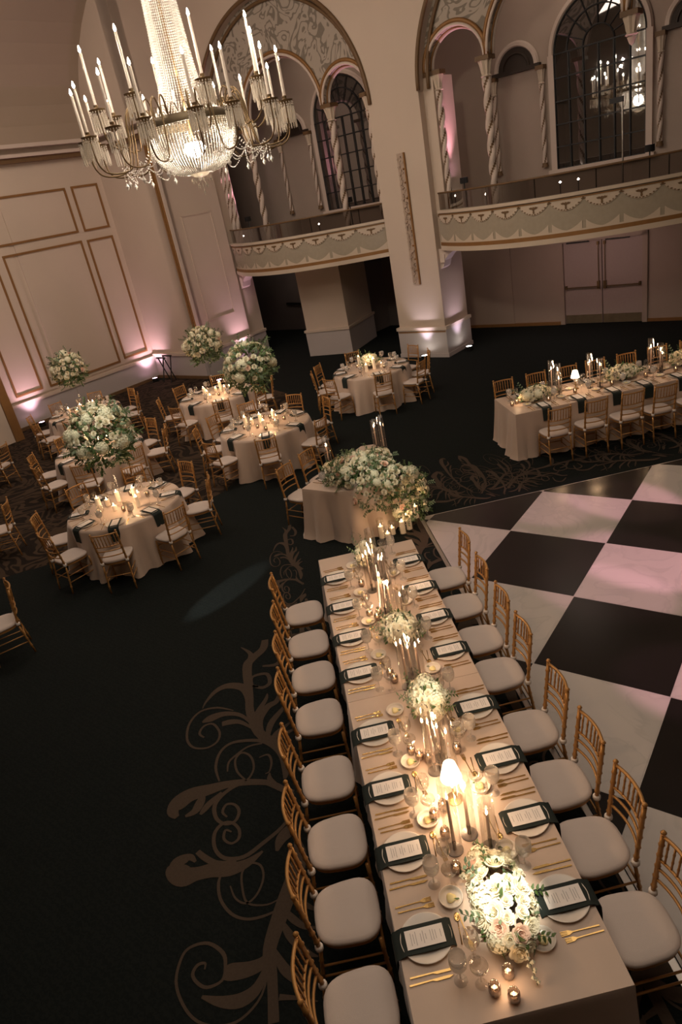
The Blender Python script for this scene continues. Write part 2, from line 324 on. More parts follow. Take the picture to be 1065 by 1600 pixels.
# ================================================================== THE ROOM
# ---- floor: carpet with brown scroll ornament (world coordinates)
SCROLL = [[(-0.91,2.53,0.07),(-0.91,2.81,0.069),(-0.92,2.99,0.094),(-0.82,3.25,0.123),(-0.73,3.45,0.13),(-0.67,3.64,0.113),(-0.68,3.8,0.041)],
[(-0.9,2.98,0.041),(-0.97,2.91,0.08),(-1.07,2.89,0.102),(-1.18,2.9,0.114),(-1.23,2.9,0.079)],
[(-0.92,2.94,0.016),(-1.0,2.77,0.069),(-1.11,2.71,0.092),(-1.24,2.73,0.068),(-1.37,2.79,0.019)],
[(-0.92,2.91,0.01),(-0.98,2.71,0.015),(-1.11,2.6,0.017),(-1.25,2.59,0.017),(-1.39,2.65,0.018),(-1.49,2.77,0.019),(-1.55,2.93,0.02),(-1.52,3.09,0.02),(-1.45,3.14,0.021),(-1.34,3.13,0.024),(-1.24,3.04,0.027),(-1.22,2.95,0.023),(-1.24,2.86,0.019),(-1.34,2.84,0.022),(-1.41,2.89,0.022),(-1.44,2.95,0.023),(-1.41,3.0,0.023),(-1.36,3.0,0.017),(-1.36,2.96,0.01)],
[(-0.86,3.25,0.014),(-0.96,3.23,0.021),(-1.08,3.24,0.021),(-1.19,3.31,0.022),(-1.27,3.44,0.023),(-1.29,3.57,0.023),(-1.27,3.65,0.016)],
[(-0.82,3.34,0.009),(-0.93,3.31,0.014),(-1.07,3.36,0.016),(-1.11,3.5,0.017),(-1.11,3.62,0.018),(-1.05,3.68,0.018),(-0.97,3.64,0.018),(-0.95,3.53,0.017),(-1.0,3.41,0.017),(-1.08,3.36,0.016),(-1.16,3.42,0.015),(-1.2,3.53,0.01)],
[(-0.95,3.76,0.02),(-1.07,3.69,0.076),(-1.2,3.67,0.115),(-1.34,3.7,0.124),(-1.46,3.7,0.12),(-1.55,3.7,0.168),(-1.62,3.75,0.162),(-1.67,3.8,0.107),(-1.69,3.83,0.029)],
[(-1.66,3.79,0.07),(-1.63,3.84,0.1),(-1.57,3.86,0.088),(-1.52,3.86,0.055),(-1.48,3.81,0.021)],
[(-1.47,3.9,0.043),(-1.41,3.83,0.05),(-1.31,3.75,0.049),(-1.16,3.71,0.048)],
[(-0.67,3.95,0.021),(-0.72,3.9,0.105),(-0.8,3.83,0.093),(-0.84,3.73,0.024)],
[(-0.66,4.1,0.018),(-0.79,3.94,0.03),(-0.95,3.83,0.037),(-1.1,3.75,0.037),(-1.25,3.78,0.033),(-1.33,3.89,0.03),(-1.34,4.03,0.031),(-1.28,4.11,0.031),(-1.2,4.1,0.027),(-1.14,4.02,0.026),(-1.14,3.93,0.026),(-1.2,3.9,0.021),(-1.26,3.96,0.022),(-1.25,4.04,0.022),(-1.2,4.01,0.013)],
[(-0.7,4.23,0.012),(-0.94,4.45,0.029),(-1.13,4.49,0.034),(-1.27,4.43,0.039),(-1.35,4.32,0.038),(-1.33,4.18,0.032),(-1.25,4.1,0.027),(-1.17,4.11,0.027),(-1.14,4.2,0.028),(-1.18,4.28,0.023),(-1.25,4.3,0.024),(-1.28,4.23,0.023),(-1.24,4.17,0.014)],
[(-0.67,4.24,0.014),(-0.85,4.41,0.053),(-1.06,4.49,0.069),(-1.25,4.52,0.084),(-1.42,4.51,0.123),(-1.57,4.5,0.152),(-1.67,4.44,0.169),(-1.71,4.36,0.107),(-1.67,4.29,0.043)],
[(-1.6,4.28,0.024),(-1.52,4.31,0.071),(-1.48,4.39,0.084),(-1.46,4.46,0.049)],
[(-1.29,4.44,0.039),(-1.39,4.36,0.062),(-1.44,4.3,0.056),(-1.47,4.26,0.023)],
[(-1.07,4.5,0.015),(-1.16,4.64,0.02),(-1.18,4.79,0.021),(-1.12,4.86,0.022),(-1.04,4.79,0.021),(-1.01,4.65,0.02),(-1.05,4.54,0.02),(-1.12,4.5,0.015)],
[(-1.25,4.67,0.013),(-1.24,4.78,0.021),(-1.17,4.85,0.022),(-1.06,4.92,0.022),(-0.93,4.92,0.022)],
[(-0.96,4.75,0.013),(-0.88,4.76,0.021),(-0.85,4.67,0.021),(-0.87,4.56,0.015),(-0.91,4.54,0.01)],
[(-1.32,4.58,0.015),(-1.36,4.76,0.026),(-1.32,4.94,0.027),(-1.2,5.02,0.033),(-0.97,4.97,0.039),(-0.84,4.86,0.043),(-0.75,4.72,0.072),(-0.72,4.56,0.084),(-0.74,4.43,0.029)],
[(-0.87,4.54,0.01),(-0.87,4.46,0.049),(-0.79,4.34,0.052),(-0.67,4.27,0.028)],
[(-0.65,4.73,0.067),(-0.81,4.89,0.091),(-0.96,5.08,0.095),(-1.04,5.39,0.084),(-1.05,5.61,0.088),(-1.11,5.79,0.098),(-1.27,5.88,0.087),(-1.4,5.84,0.06),(-1.5,5.7,0.026),(-1.53,5.61,0.01)],
[(-1.0,5.17,0.023),(-1.13,5.37,0.042),(-1.3,5.45,0.068),(-1.44,5.43,0.098),(-1.52,5.4,0.024)],
[(-1.01,5.14,0.023),(-1.13,5.27,0.047),(-1.23,5.31,0.071),(-1.32,5.31,0.065)],
[(-1.21,5.47,0.012),(-1.38,5.57,0.025),(-1.55,5.57,0.025),(-1.65,5.43,0.025),(-1.66,5.22,0.024),(-1.59,5.08,0.023),(-1.46,5.03,0.022),(-1.36,5.08,0.023),(-1.34,5.2,0.023),(-1.41,5.34,0.024),(-1.5,5.34,0.024),(-1.54,5.25,0.024),(-1.49,5.18,0.017)],
[(-0.91,4.98,0.033),(-0.95,5.22,0.07),(-0.87,5.4,0.079),(-0.77,5.46,0.061),(-0.74,5.6,0.013)],
[(-0.88,4.94,0.027),(-0.84,5.15,0.069),(-0.72,5.32,0.048),(-0.67,5.4,0.009)],
[(-0.84,4.89,0.027),(-0.79,5.0,0.066),(-0.64,5.12,0.017)],
[(-0.96,5.03,0.028),(-0.98,5.3,0.065),(-0.88,5.52,0.043),(-0.86,5.61,0.01)],
[(-0.79,4.85,0.027),(-0.74,4.96,0.06),(-0.6,5.01,0.017)],
[(-1.04,5.57,0.075),(-1.07,6.1,0.105),(-1.02,6.25,0.108),(-0.89,6.39,0.096),(-0.86,6.56,0.077)],
[(-1.01,5.79,0.026),(-0.91,5.72,0.045),(-0.83,5.77,0.046),(-0.85,5.92,0.041),(-0.94,5.95,0.041),(-1.02,5.92,0.034),(-1.01,5.79,0.026),(-0.95,5.75,0.02)],
[(-1.06,6.18,0.071),(-1.03,6.35,0.052),(-1.14,6.52,0.011)],
[(-0.9,6.08,0.028),(-0.74,6.06,0.056),(-0.68,6.22,0.064),(-0.78,6.44,0.052)],
[(-0.82,3.27,0.018),(-0.76,3.17,0.052),(-0.67,3.08,0.037),(-0.57,3.05,0.01)],
[(-0.83,3.17,0.017),(-0.78,3.05,0.06),(-0.68,2.91,0.048),(-0.6,2.86,0.009)],
[(-0.89,2.98,0.023),(-0.83,2.84,0.068),(-0.74,2.73,0.051),(-0.71,2.64,0.012)],
[(-0.75,3.31,0.018),(-0.67,3.25,0.046),(-0.57,3.17,0.014)],
[(-0.87,2.67,0.039),(-0.76,2.64,0.024),(-0.63,2.59,0.009)],
[(-0.76,2.66,0.009),(-0.71,2.56,0.043),(-0.69,2.48,0.017)]]
def smooth_path(pts, k=4):
    out = []
    n = len(pts)
    for i in range(n-1):
        p0 = pts[max(i-1, 0)]; p1 = pts[i]; p2 = pts[i+1]; p3 = pts[min(i+2, n-1)]
        for j in range(k):
            t = j/k
            out.append(tuple(0.5*((2*p1[c])+(-p0[c]+p2[c])*t+(2*p0[c]-5*p1[c]+4*p2[c]-p3[c])*t*t+(-p0[c]+3*p1[c]-3*p2[c]+p3[c])*t**3) for c in range(3)))
    out.append(pts[-1]); return out
def ribbon(mb, pts, z, mi, f, ws=1.0):
    q = [(*f(x, y), max(w*ws, 0.008)) for x, y, w in smooth_path(pts)]
    v = []; fs = []
    for i, (x, y, w) in enumerate(q):
        a = q[max(i-1, 0)]; b_ = q[min(i+1, len(q)-1)]
        dx, dy = b_[0]-a[0], b_[1]-a[1]; L = hypot(dx, dy) or 1
        nx, ny = -dy/L*w/2, dx/L*w/2
        v += [(x+nx, y+ny, z), (x-nx, y-ny, z)]
        if i: k = 2*i; fs.append((k-2, k-1, k+1, k))
    mb.add(v, fs, mi)
fl = MB()
fl.add([(-34, -9, 0), (24, -9, 0), (24, 34, 0), (-34, 34, 0)], [(0, 1, 2, 3)], 0)
edge = [(-5.6, 9.3), (-4.98, 9.82), (-4.2, 9.98), (-3.58, 10.36), (-2.9, 10.7), (-2.2, 11.2), (-1.5, 11.4), (-0.9, 12.9), (-0.1, 14.3), (0.3, 15.6), (0.1, 17.0), (-0.7, 18.6), (-2.2, 20.2), (-3.6, 22.3), (-14, 22.3), (-22, 12), (-12, 6.5), (-7.4, 8.2)]
edge = [(x, y) for x, y, _ in smooth_path([(a_, b_, 0) for a_, b_ in edge]+[(-5.6, 9.3, 0)], 3)][:-1]
fl.add([(x, y, 0.0015) for x, y in edge], [tuple(range(len(edge)))], 1)
zz = [0.003]
def motif(f, sub=None, ws=1.0):
    for i, s in enumerate(SCROLL):
        if sub and i not in sub: continue
        ribbon(fl, s, zz[0], 2, f, ws); zz[0] += 0.00002
motif(lambda x, y: (x, y))
motif(lambda x, y: (-0.25+(x+0.5)*0.42, y*0.8+4.2), None, .6)
motif(lambda x, y: (0.62-x*0.75, y*0.9-0.3))
motif(lambda x, y: (0.65-x*0.75, y*0.9+3.4))
motif(lambda x, y: (1.0+(y-2.48)*0.85, 8.85+(-x-0.5)*1.15), None, .55)
motif(lambda x, y: (2.0+(y-2.48)*0.45, 8.7+(-x-0.5)*0.9), None, .4)
motif(lambda x, y: (3.3-(y-2.48)*0.5, 8.9+(-x-0.5)*1.5), None, .4)
motif(lambda x, y: (4.3+(y-2.48)*0.7, 8.75+(-x-0.5)*0.9), None, .5)
motif(lambda x, y: (6.3-(y-2.48)*0.6, 9.0+(-x-0.5)*0.9), None, .4)
struct('floor', fl, [M_CARPET, M_SWIRL, M_SCROLL])

# ---- generic builders in room coordinates
def rstruct(name, mb, mats, smooth=False, label=None):
    o = struct(name, mb, mats, smooth, None, label); o.rotation_euler = (0, 0, ROOM_ROT); return o
def strip(mb, a0, a1, n, zb, zt, b0, b1, mi=0):
    P = []
    for i in range(n+1):
        a = a0+(a1-a0)*i/n; P.append((a, zb(a), max(zt(a), zb(a)+1e-4)))
    v = []
    for a, lo, hi in P: v += [(a, b0, lo), (a, b0, hi), (a, b1, hi), (a, b1, lo)]
    f = []
    for i in range(n):
        k = 4*i
        for q in range(4): f.append((k+q, k+(q+1) % 4, k+4+(q+1) % 4, k+4+q))
    f += [(0, 1, 2, 3), (4*n+3, 4*n+2, 4*n+1, 4*n)]
    mb.add(v, f, mi)
def arc_pts(c, z, r, b, a0=0, a1=180, n=28):
    return [(c+r*cos(R(a0+(a1-a0)*i/n)), b, z+r*sin(R(a0+(a1-a0)*i/n))) for i in range(n+1)]

BAYS = [(-13.8, -14.0), (-6.4, -6.47)]          # arch centre, window centre
BR, BZ = 3.0, 6.1
# wall with the two great arches
wb = MB()
def zb_big(a):
    z = 0
    for c, _ in BAYS:
        if abs(a-c) < BR: z = BZ+sqrt(max(0, BR*BR-(a-c)**2))
    return z if z else BZ
strip(wb, -16.8, -3.4, 200, zb_big, lambda a: 11.0, 15.4, 15.9)
strip(wb, -3.4, 6.0, 4, lambda a: 0, lambda a: 11.0, 15.4, 15.9)
rstruct('wall_arcade', wb, M_WALL)
# centre pier
pr = MB()
pr.box(-10.86, -9.44, 15.4, 16.6, 0.80, BZ)
pr.box(-9.44, -9.17, 15.62, 16.5, 2.7, BZ+0.25)
pr.box(-10.9, -9.40, 15.36, 16.64, 0, 0.72, 1)
pr.box(-10.93, -9.37, 15.33, 16.67, 0.72, 0.80, 0)
pr.box(-10.88, -9.42, 15.35, 16.66, 0.66, 0.69, 2)
pr.box(-10.92, -9.38, 15.34, 16.66, 0, 0.10, 1)
rstruct('wall_center_pier', pr, [M_WALL, M_WAIN, M_GILT])
# rear pier under the balcony
pr = MB()
poly = [(-14.40, 15.55), (-13.03, 15.90), (-13.50, 17.75), (-14.9, 17.4)]
def grow(pl, d):
    cx = sum(p[0] for p in pl)/len(pl); cy = sum(p[1] for p in pl)/len(pl)
    return [(x+d*(1 if x > cx else -1), y+d*(1 if y > cy else -1)) for x, y in pl]
pr.prism(poly, 0.78, 2.68, 0); pr.prism(grow(poly, 0.03), 0, 0.72, 1); pr.prism(grow(poly, 0.06), 0.72, 0.79, 0)
rstruct('wall_rear_pier', pr, [M_WALL, M_WAIN])
# left reveal and its pier
pr = MB()
pr.box(-17.1, -16.65, 13.2, 15.32, 0.8, 11); pr.box(-17.1, -16.61, 13.16, 15.34, 0, 0.72, 1); pr.box(-17.1, -16.58, 13.2, 15.36, 0.72, 0.8, 0)
pr.box(-17.1, -16.78, 15.32, 16.1, 0.8, 11); pr.box(-17.1, -16.75, 15.30, 16.12, 0, 0.72, 1); pr.box(-17.1, -16.72, 15.30, 16.14, 0.72, 0.8, 0)
pr.box(-16.66, -16.63, 13.75, 14.9, 1.6, 1.63, 0); pr.box(-16.66, -16.63, 13.75, 14.9, 4.55, 4.58, 0); pr.box(-16.66, -16.63, 13.75, 13.78, 1.6, 4.58, 0); pr.box(-16.66, -16.63, 14.87, 14.9, 1.6, 4.58, 0)
rstruct('wall_left_reveal', pr, [M_WALL, M_WAIN])
# wall facing the camera at the far left
pr = MB()
pr.box(-19.5, -16.65, 13.2, 13.5, 0.8, 11); pr.box(-19.5, -16.62, 13.17, 13.5, 0, 0.72, 1); pr.box(-19.5, -16.6, 13.13, 13.5, 0.72, 0.8, 0)
rstruct('wall_back_left', pr, [M_WALL, M_WAIN])
pr = MB(); pr.box(-16.64, -16.58, 13.10, 13.2, 0.8, 6.6); pr.box(-16.54, -16.50, 13.10, 13.22, 0.8, 6.6); pr.box(-16.7, -16.46, 13.14, 13.24, 0.8, 6.6, 1)
rstruct('trim_1', pr, [M_GILT, M_MOLD], label='gilt double bead running up the wall corner')
# left wall
pr = MB()
pr.box(-19.5, -19.1, 7.8, 13.3, 0.72, 7.0); pr.box(-19.5, -19.07, 7.8, 13.3, 0, 0.66, 1); pr.box(-19.5, -19.03, 7.8, 13.3, 0.66, 0.74, 0)
pr.box(-19.5, -19.075, 9.9, 13.22, 0.80, 6.08, 0)
pr.box(-19.5, -19.07, 7.9, 9.75, 0.80, 6.08, 0)
pr.box(-19.5, -18.2, -9, 7.8, 0, 7.0)
rstruct('wall_left', pr, [M_WALL, M_WAIN])
pr = MB(); pr.box(-18.22, -18.14, 7.58, 7.82, 0, 6.7); rstruct('trim_2', pr, M_GILT, label='wide gilt band on the corner of the projecting left wall')
def frame(name, a, b0, b1, z0, z1, w=0.055, d=0.03, label=None):
    m = MB(); m.box(a, a+d, b0, b1, z0, z0+w); m.box(a, a+d, b0, b1, z1-w, z1)
    m.box(a, a+d, b0, b0+w, z0+w, z1-w); m.box(a, a+d, b1-w, b1, z0+w, z1-w)
    return rstruct(name, m, M_GILT, label=label)
frame('trim_3', -19.075, 9.47, 11.93, 0.89, 4.48, label='gilt frame of the largest wall panel')
frame('trim_4', -19.075, 12.10, 13.0, 0.94, 4.46, label='gilt frame of the tall narrow panel next to the corner')
frame('trim_5', -19.075, 12.12, 13.0, 4.69, 5.89, label='small upper gilt frame next to the corner')
frame('trim_6', -19.075, 9.40, 11.93, 4.70, 5.88, label='wide upper gilt frame above the largest panel')
frame('trim_7', -19.075, 8.42, 9.24, 0.91, 4.46, label='narrow gilt frame left of the largest panel')
frame('trim_8', -18.2, 4.6, 7.25, 0.86, 4.4, label='gilt frame on the projecting left wall')
frame('trim_9', -19.075, 8.42, 9.24, 4.70, 5.88)
m = MB(); m.box(-19.1, -18.93, 7.8, 13.2, 6.60, 6.72, 1); m.box(-19.1, -18.86, 7.8, 13.2, 6.72, 6.80, 0); m.box(-19.1, -18.80, 7.8, 13.2, 6.93, 7.02, 0)
m.box(-19.0, -16.5, 13.0, 13.2, 6.60, 6.72, 1); m.box(-19.0, -16.45, 12.94, 13.2, 6.72, 6.80, 0); m.box(-19.0, -16.4, 12.88, 13.2, 6.93, 7.02, 0); m.box(-18.2, -18.0, -9, 7.8, 6.60, 6.72, 1); m.box(-18.2, -17.9, -9, 7.8, 6.72, 7.0, 0)
rstruct('trim_10', m, [M_MOLD, M_DARKMOLD], label='cornice with a dark bronze band under the vault')
m = MB(); m.box(-19.1, -19.03, 7.8, 13.2, 0, 0.09); m.box(-19.1, -16.6, 13.12, 13.2, 0, 0.09); rstruct('baseboard_left', m, M_DARKMOLD)
# vault and ceiling
m = MB()
V = [(-19.1+5.5*(1-cos(R(90*i/14))), 7.0+4.0*sin(R(90*i/14))) for i in range(15)]
m.grid([[(a, bb, z) for bb in (-9, 13.25)] for a, z in V]); m.add([(-13.6, -9, 11), (12, -9, 11), (12, 20, 11), (-19, 20, 11), (-19, 13.2, 11), (-13.6, 13.2, 11)], [(0, 1, 2, 3, 4, 5)])
rstruct('ceiling', m, M_CEIL, smooth=False)
m = MB(); m.add([(-19, -9, 0), (12, -9, 0), (12, -9, 11), (-19, -9, 11)], [(0, 1, 2, 3)]); rstruct('wall_front', m, M_WALL)
m = MB(); m.add([(12, -9, 0), (12, 20, 0), (12, 20, 11), (12, -9, 11)], [(0, 1, 2, 3)]); rstruct('wall_right', m, M_WALL)
# back walls behind the arcade
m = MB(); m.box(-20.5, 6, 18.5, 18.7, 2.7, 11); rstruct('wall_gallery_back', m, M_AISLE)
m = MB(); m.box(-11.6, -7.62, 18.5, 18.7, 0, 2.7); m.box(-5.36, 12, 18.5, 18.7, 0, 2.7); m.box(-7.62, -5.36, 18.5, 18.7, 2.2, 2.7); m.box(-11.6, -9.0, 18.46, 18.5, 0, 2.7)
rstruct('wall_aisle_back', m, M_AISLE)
m = MB(); m.box(-11.6, -7.62, 18.42, 18.5, 0, 0.08); m.box(-5.36, 3, 18.47, 18.5, 0, 0.08); rstruct('baseboard_back', m, M_GILT)
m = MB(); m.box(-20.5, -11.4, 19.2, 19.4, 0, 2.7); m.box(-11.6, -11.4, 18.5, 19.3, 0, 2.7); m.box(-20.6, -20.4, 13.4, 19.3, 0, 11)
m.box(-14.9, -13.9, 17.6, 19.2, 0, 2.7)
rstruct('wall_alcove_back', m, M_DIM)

# ---- balcony
def vF(a, c): return 14.3+1.2*min(1.0, ((a-c)/2.95)**2)
def balcony(c, a0, a1, side, label):
    root = thing('balcony', label, 'balcony', W(c, 16.5, 2.7), ROOM_ROT, 'balconies between the piers')
    L = lambda a, b, z: (a-c, b-16.5, z-2.7)
    n = 48; A = [a0+(a1-a0)*i/n for i in range(n+1)]
    def band(name, z0, z1, off, th, mt, mid=None):
        m = MB(); G = []
        for a in A:
            f_ = vF(a, c)-off
            G.append([L(a, f_, z0), L(a, f_, z1), L(a, f_+th, z1), L(a, f_+th, z0), L(a, f_, z0)])
        m.grid(G); m.add([G[0][k] for k in range(4)], [(0, 1, 2, 3)]); m.add([G[-1][k] for k in range(4)], [(3, 2, 1, 0)])
        return obj(name, m, mt, root, 'auto')
    m = MB(); G = []
    for a in A:
        f_ = vF(a, c)+0.1; G.append([L(a, f_, 2.68), L(a, f_, 2.78), L(a, 18.5, 2.78), L(a, 18.5, 2.68), L(a, f_, 2.68)])
    m.grid(G); obj('deck', m, M_AISLE, root)
    band('handrail_cap', 3.50, 3.56, 0.05, 0.22, M_SWAG)
    band('gilt_line', 3.455, 3.475, 0.03, 0.05, M_GILT)
    band('lower_fascia', 2.66, 2.76, 0.05, 0.2, M_SWAG)
    band('gilt_band', 2.755, 2.84, 0.03, 0.1, M_GILT)
    band('ledge', 2.835, 2.87, 0.02, 0.1, M_SWAG)
    def S(a, z, off): return L(a, vF(a, c)-off, z)
    sw = MB(); gl = MB(); per = (a1-a0)/9.0
    for k in range(9):
        s0 = a0+k*per
        top = []; bot = []; low = []
        for i in range(13):
            t = i/12; a = s0+t*per
            q = 4*t*(1-t)
            bot.append((a, 3.44-0.20*q**0.85)); top.append((a, 3.452))
        sw.grid([[S(a, z, 0.014), S(a, z2, 0.014)] for (a, z), (_, z2) in zip(bot, top)])
        for i in range(12):        # garland beads
            a, z = bot[i]; aa, z_ = bot[i+1]; am, zm = (a+aa)/2, (z+z_)/2+0.018
            w_ = 0.012 if i % 2 else 0.018
            gl.add([S(am-w_, zm-0.010, 0.022), S(am+w_, zm-0.010, 0.022), S(am+w_, zm+0.010, 0.022), S(am-w_, zm+0.010, 0.022)], [(0, 1, 2, 3)])
        cx = s0+per/2                       # spread eagle
        eag = [(0, 0.05), (0.018, 0.035), (0.05, 0.045), (0.10, 0.03), (0.075, 0.005), (0.03, 0.0), (0.015, -0.02), (0.02, -0.07), (0, -0.09), (-0.02, -0.07), (-0.015, -0.02), (-0.03, 0.0), (-0.075, 0.005), (-0.10, 0.03), (-0.05, 0.045), (-0.018, 0.035)]
        pts = [S(cx+x, 3.36+z, 0.024) for x, z in eag]
        gl.add(pts+[S(cx, 3.36, 0.024)], [(i, (i+1) % len(eag), len(eag)) for i in range(len(eag))])
        d = [S(s0+0.022*cos(R(45*i)), 3.437+0.022*sin(R(45*i)), 0.026) for i in range(8)]; gl.add(d, [tuple(range(8))])
        for sg in (1, -1):                  # spiky foot ornament between the painted scallops
            base = s0 if sg == 1 else s0+per
            o_ = []
            for i in range(8):
                t = i/7; o_.append((base+sg*(0.035+t*0.36*per/0.68), 2.868+0.16*(1-t)**2.0))
            sw.grid([[S(a, 2.866, 0.012), S(a, z, 0.012)] for a, z in o_])
    pm = MB(); pm.v = sw.v+gl.v; pm.f = sw.f+[tuple(i+len(sw.v) for i in f_) for f_ in gl.f]; pm.m = [1]*len(sw.f)+[2]*len(gl.f)
    G = [[L(a, vF(a, c), 2.70), L(a, vF(a, c), 3.50), L(a, vF(a, c)+.12, 3.50), L(a, vF(a, c)+.12, 2.70), L(a, vF(a, c), 2.70)] for a in A]; pm.grid(G, 0)
    obj('parapet', pm, [M_FIELD, M_SWAG, M_DARKMOLD], root, 'auto')
    m = MB(); m.grid([[S(a, 3.56, -0.08), S(a, 3.91, -0.08)] for a in A]); obj('glass_screen', m, M_RAILGL, root, True)
    m = MB(); m.tube([S(a, 3.93, -0.08) for a in A], 0.02, 6); obj('top_rail', m, M_DARKMOLD, root, True)
    for k in range(5):
        a = a0+(a1-a0)*(k+0.5)/5; m = MB(); m.tube([S(a, 3.5, -0.10), S(a, 3.93, -0.10)], 0.012, 6); obj('rail_post', m, M_BLACK, root)
    return root
balcony(-13.8, -16.74, -10.86, 0, 'curved balcony with painted swag parapet, left of the central pier')
balcony(-6.4, -9.30, -3.45, 1, 'curved balcony with painted swag parapet, right of the central pier above the doors')
# brackets beneath the balconies
k = 11
for (a, s_) in ((-9.44, 1), (-16.76, 1)):
    m = MB()
    prof = [(0, 2.68), (0.42, 2.68), (0.40, 2.6), (0.26, 2.52), (0.14, 2.40), (0.09, 2.25), (0.0, 2.2)]
    n = len(prof); v = [(a+s_*0.0+x, 15.50, z) for x, z in prof]+[(a+x, 15.85, z) for x, z in prof]
    m.add(v, [tuple(range(n-1, -1, -1)), tuple(range(n, 2*n))]+[(i, (i+1) % n, n+(i+1) % n, n+i) for i in range(n)])
    m.box(a+0.03, a+0.16, 15.47, 15.50, 2.35, 2.55)
    rstruct('trim_%d' % k, m, M_MOLD, label='scrolled bracket under the balcony end'); k += 1

# ---- arcade in each bay: tympanum, small arches, columns
def arcade(c, idx, wc):
    R1, R2, off, SZ = 1.36, 0.68, 2.17, 6.42
    def zlow(a):
        d = abs(a-c)
        if d < R1: return SZ+sqrt(R1*R1-d*d)
        if abs(d-off) < R2: return SZ+sqrt(max(0, R2*R2-(d-off)**2))
        return SZ
    def ztop(a): return BZ+sqrt(max(0, BR*BR-(a-c)**2))
    m = MB(); strip(m, c-2.98, c+2.98, 180, zlow, ztop, 15.62, 15.86); rstruct('wall_tympanum', m, M_TYMP, label='painted tympanum inside the great arch')
    m = MB()
    for r_, w_, b_ in ((BR+0.02, 0.05, 15.38), (BR-0.13, 0.045, 15.58)): m.tube(arc_pts(c, BZ, r_, b_, 0, 180, 60), w_, 6)
    rstruct('trim_%d' % (20+idx*10), m, M_DARKMOLD, True, label='dark arch moulding of the great arch')
    m = MB()
    for cc, r_ in ((c, R1), (c-off, R2), (c+off, R2)):
        m.tube(arc_pts(cc, SZ, r_+0.10, 15.60, 0, 180, 30), 0.045, 6, 1)
        m.tube(arc_pts(cc, SZ, r_+0.03, 15.59, 0, 180, 30), 0.035, 6, 0)
        m.tube(arc_pts(cc, SZ, r_+0.0, 15.80, 0, 180, 30), 0.05, 6, 0)
        m.tube(arc_pts(cc, SZ, r_-0.01, 15.72, 0, 180, 30), 0.02, 6, 1)
    rstruct('trim_%d' % (21+idx*10), m, [M_MOLD, M_GILT], True, label='gilded mouldings around the small arches')
    side = 'left bay' if idx == 0 else 'right bay'
    def column(a, b, z0, z1, r, pend, lab, grp, gold=True):
        t = thing('twisted_column', lab, 'column', W(a, b, z0), ROOM_ROT, grp)
        H = z1-z0
        if not pend:
            nz = 64; m = MB(); n = 16; Hs = H-0.40
            m.add([(r*(1+0.20*cos(2*(2*pi*k/n)-11*i/nz*Hs*1.3))*cos(2*pi*k/n), r*(1+0.20*cos(2*(2*pi*k/n)-11*i/nz*Hs*1.3))*sin(2*pi*k/n), 0.08+(Hs-0.08)*i/nz) for i in range(nz+1) for k in range(n)], [])
            for i in range(nz):
                for k in range(n):
                    ph = cos(2*(2*pi*(k+.5)/n)-11*(i+.5)/nz*Hs*1.3)
                    m.f.append((i*n+k, i*n+(k+1) % n, (i+1)*n+(k+1) % n, (i+1)*n+k)); m.m.append(1 if ph < -0.72 else 0)
            obj('shaft', m, [M_MOLD, M_DARKMOLD], t, True)
            m = MB(); m.lathe([(r*1.5, 0), (r*1.5, 0.03), (r*1.2, 0.06), (r*1.3, 0.10)], 16); obj('base', m, M_DARKMOLD, t, 'auto')
        m = MB(); zc = H-0.40
        m.lathe([(r*0.95, zc), (r*1.35, zc+0.02), (r*0.95, zc+0.05), (r*1.15, zc+0.10), (r*1.35, zc+0.20), (r*1.75, zc+0.31)], 32, 0, rad=lambda an, z: 1+0.10*cos(8*an))
        m.box(-r*1.9, r*1.9, -r*1.9, r*1.9, zc+0.31, zc+0.40, 1)
        if pend: m.lathe([(0.0, zc-0.16), (r*0.5, zc-0.12), (r*0.95, zc-0.02)], 16, 0)
        obj('capital', m, [M_SWAG, M_DARKMOLD], t, 'auto')
        return t
    cols = [(c-1.52, 0), (c+1.52, 0)] if idx == 0 else [(c-1.52, 0), (c+1.50, 1)]
    names = [('left', 'beside the window'), ('right', 'beside the window')]
    for j, (a, pend) in enumerate(cols):
        column(a, 15.74, 2.8 if not pend else 5.9, 6.42, 0.085, pend,
               ('twisted column with leafy capital between the small arches of the %s, %s of its window' % (side, 'left' if j == 0 else 'right')) if not pend else 'leafy pendant capital hanging before the right gallery window', 'arcade columns of the gallery')
    for s_, a in (('left', c-2.86), ('right', c+2.90)):
        for q in (0, 1):
            column(a+(0.0 if s_ == 'left' else -0.0)+q*0.17*(1 if s_ == 'left' else -1), 15.72, 2.8, 6.42, 0.07, 0,
                   '%s twisted column of the pair against the pier at the %s end of the %s' % (('outer', 'inner')[q], s_, side), 'paired columns against the piers')
    # back wall furniture: window, lunettes, wall pilasters
    w = MB(); WR, WZ, z0 = 1.05, 6.35, 3.9; b = 18.44
    fr_ = MB(); fr_.tube(arc_pts(wc, WZ, WR+0.07, 18.46, 0, 180, 36), 0.07, 6); fr_.box(wc-WR-0.14, wc-WR, 18.40, 18.5, z0, WZ); fr_.box(wc+WR, wc+WR+0.14, 18.40, 18.5, z0, WZ); fr_.box(wc-WR-0.2, wc+WR+0.2, 18.34, 18.5, z0-0.10, z0)
    wo = rstruct('window_%d' % (idx+1), fr_, M_MOLD, 'auto', label='tall arched gallery window of the %s, black with night' % side)
    g = MB(); op = arc_pts(wc, WZ, WR, 18.46, 0, 180, 36); pl = op+[(wc-WR, 18.46, z0), (wc+WR, 18.46, z0)]; g.add(pl, [tuple(range(len(pl)))]); obj('pane', g, M_WIN, wo)
    u = MB()
    for rr in (WR-0.01, WR*0.70, WR*0.34): u.tube(arc_pts(wc, WZ, rr, 18.43, 0, 180, 30), 0.016, 5)
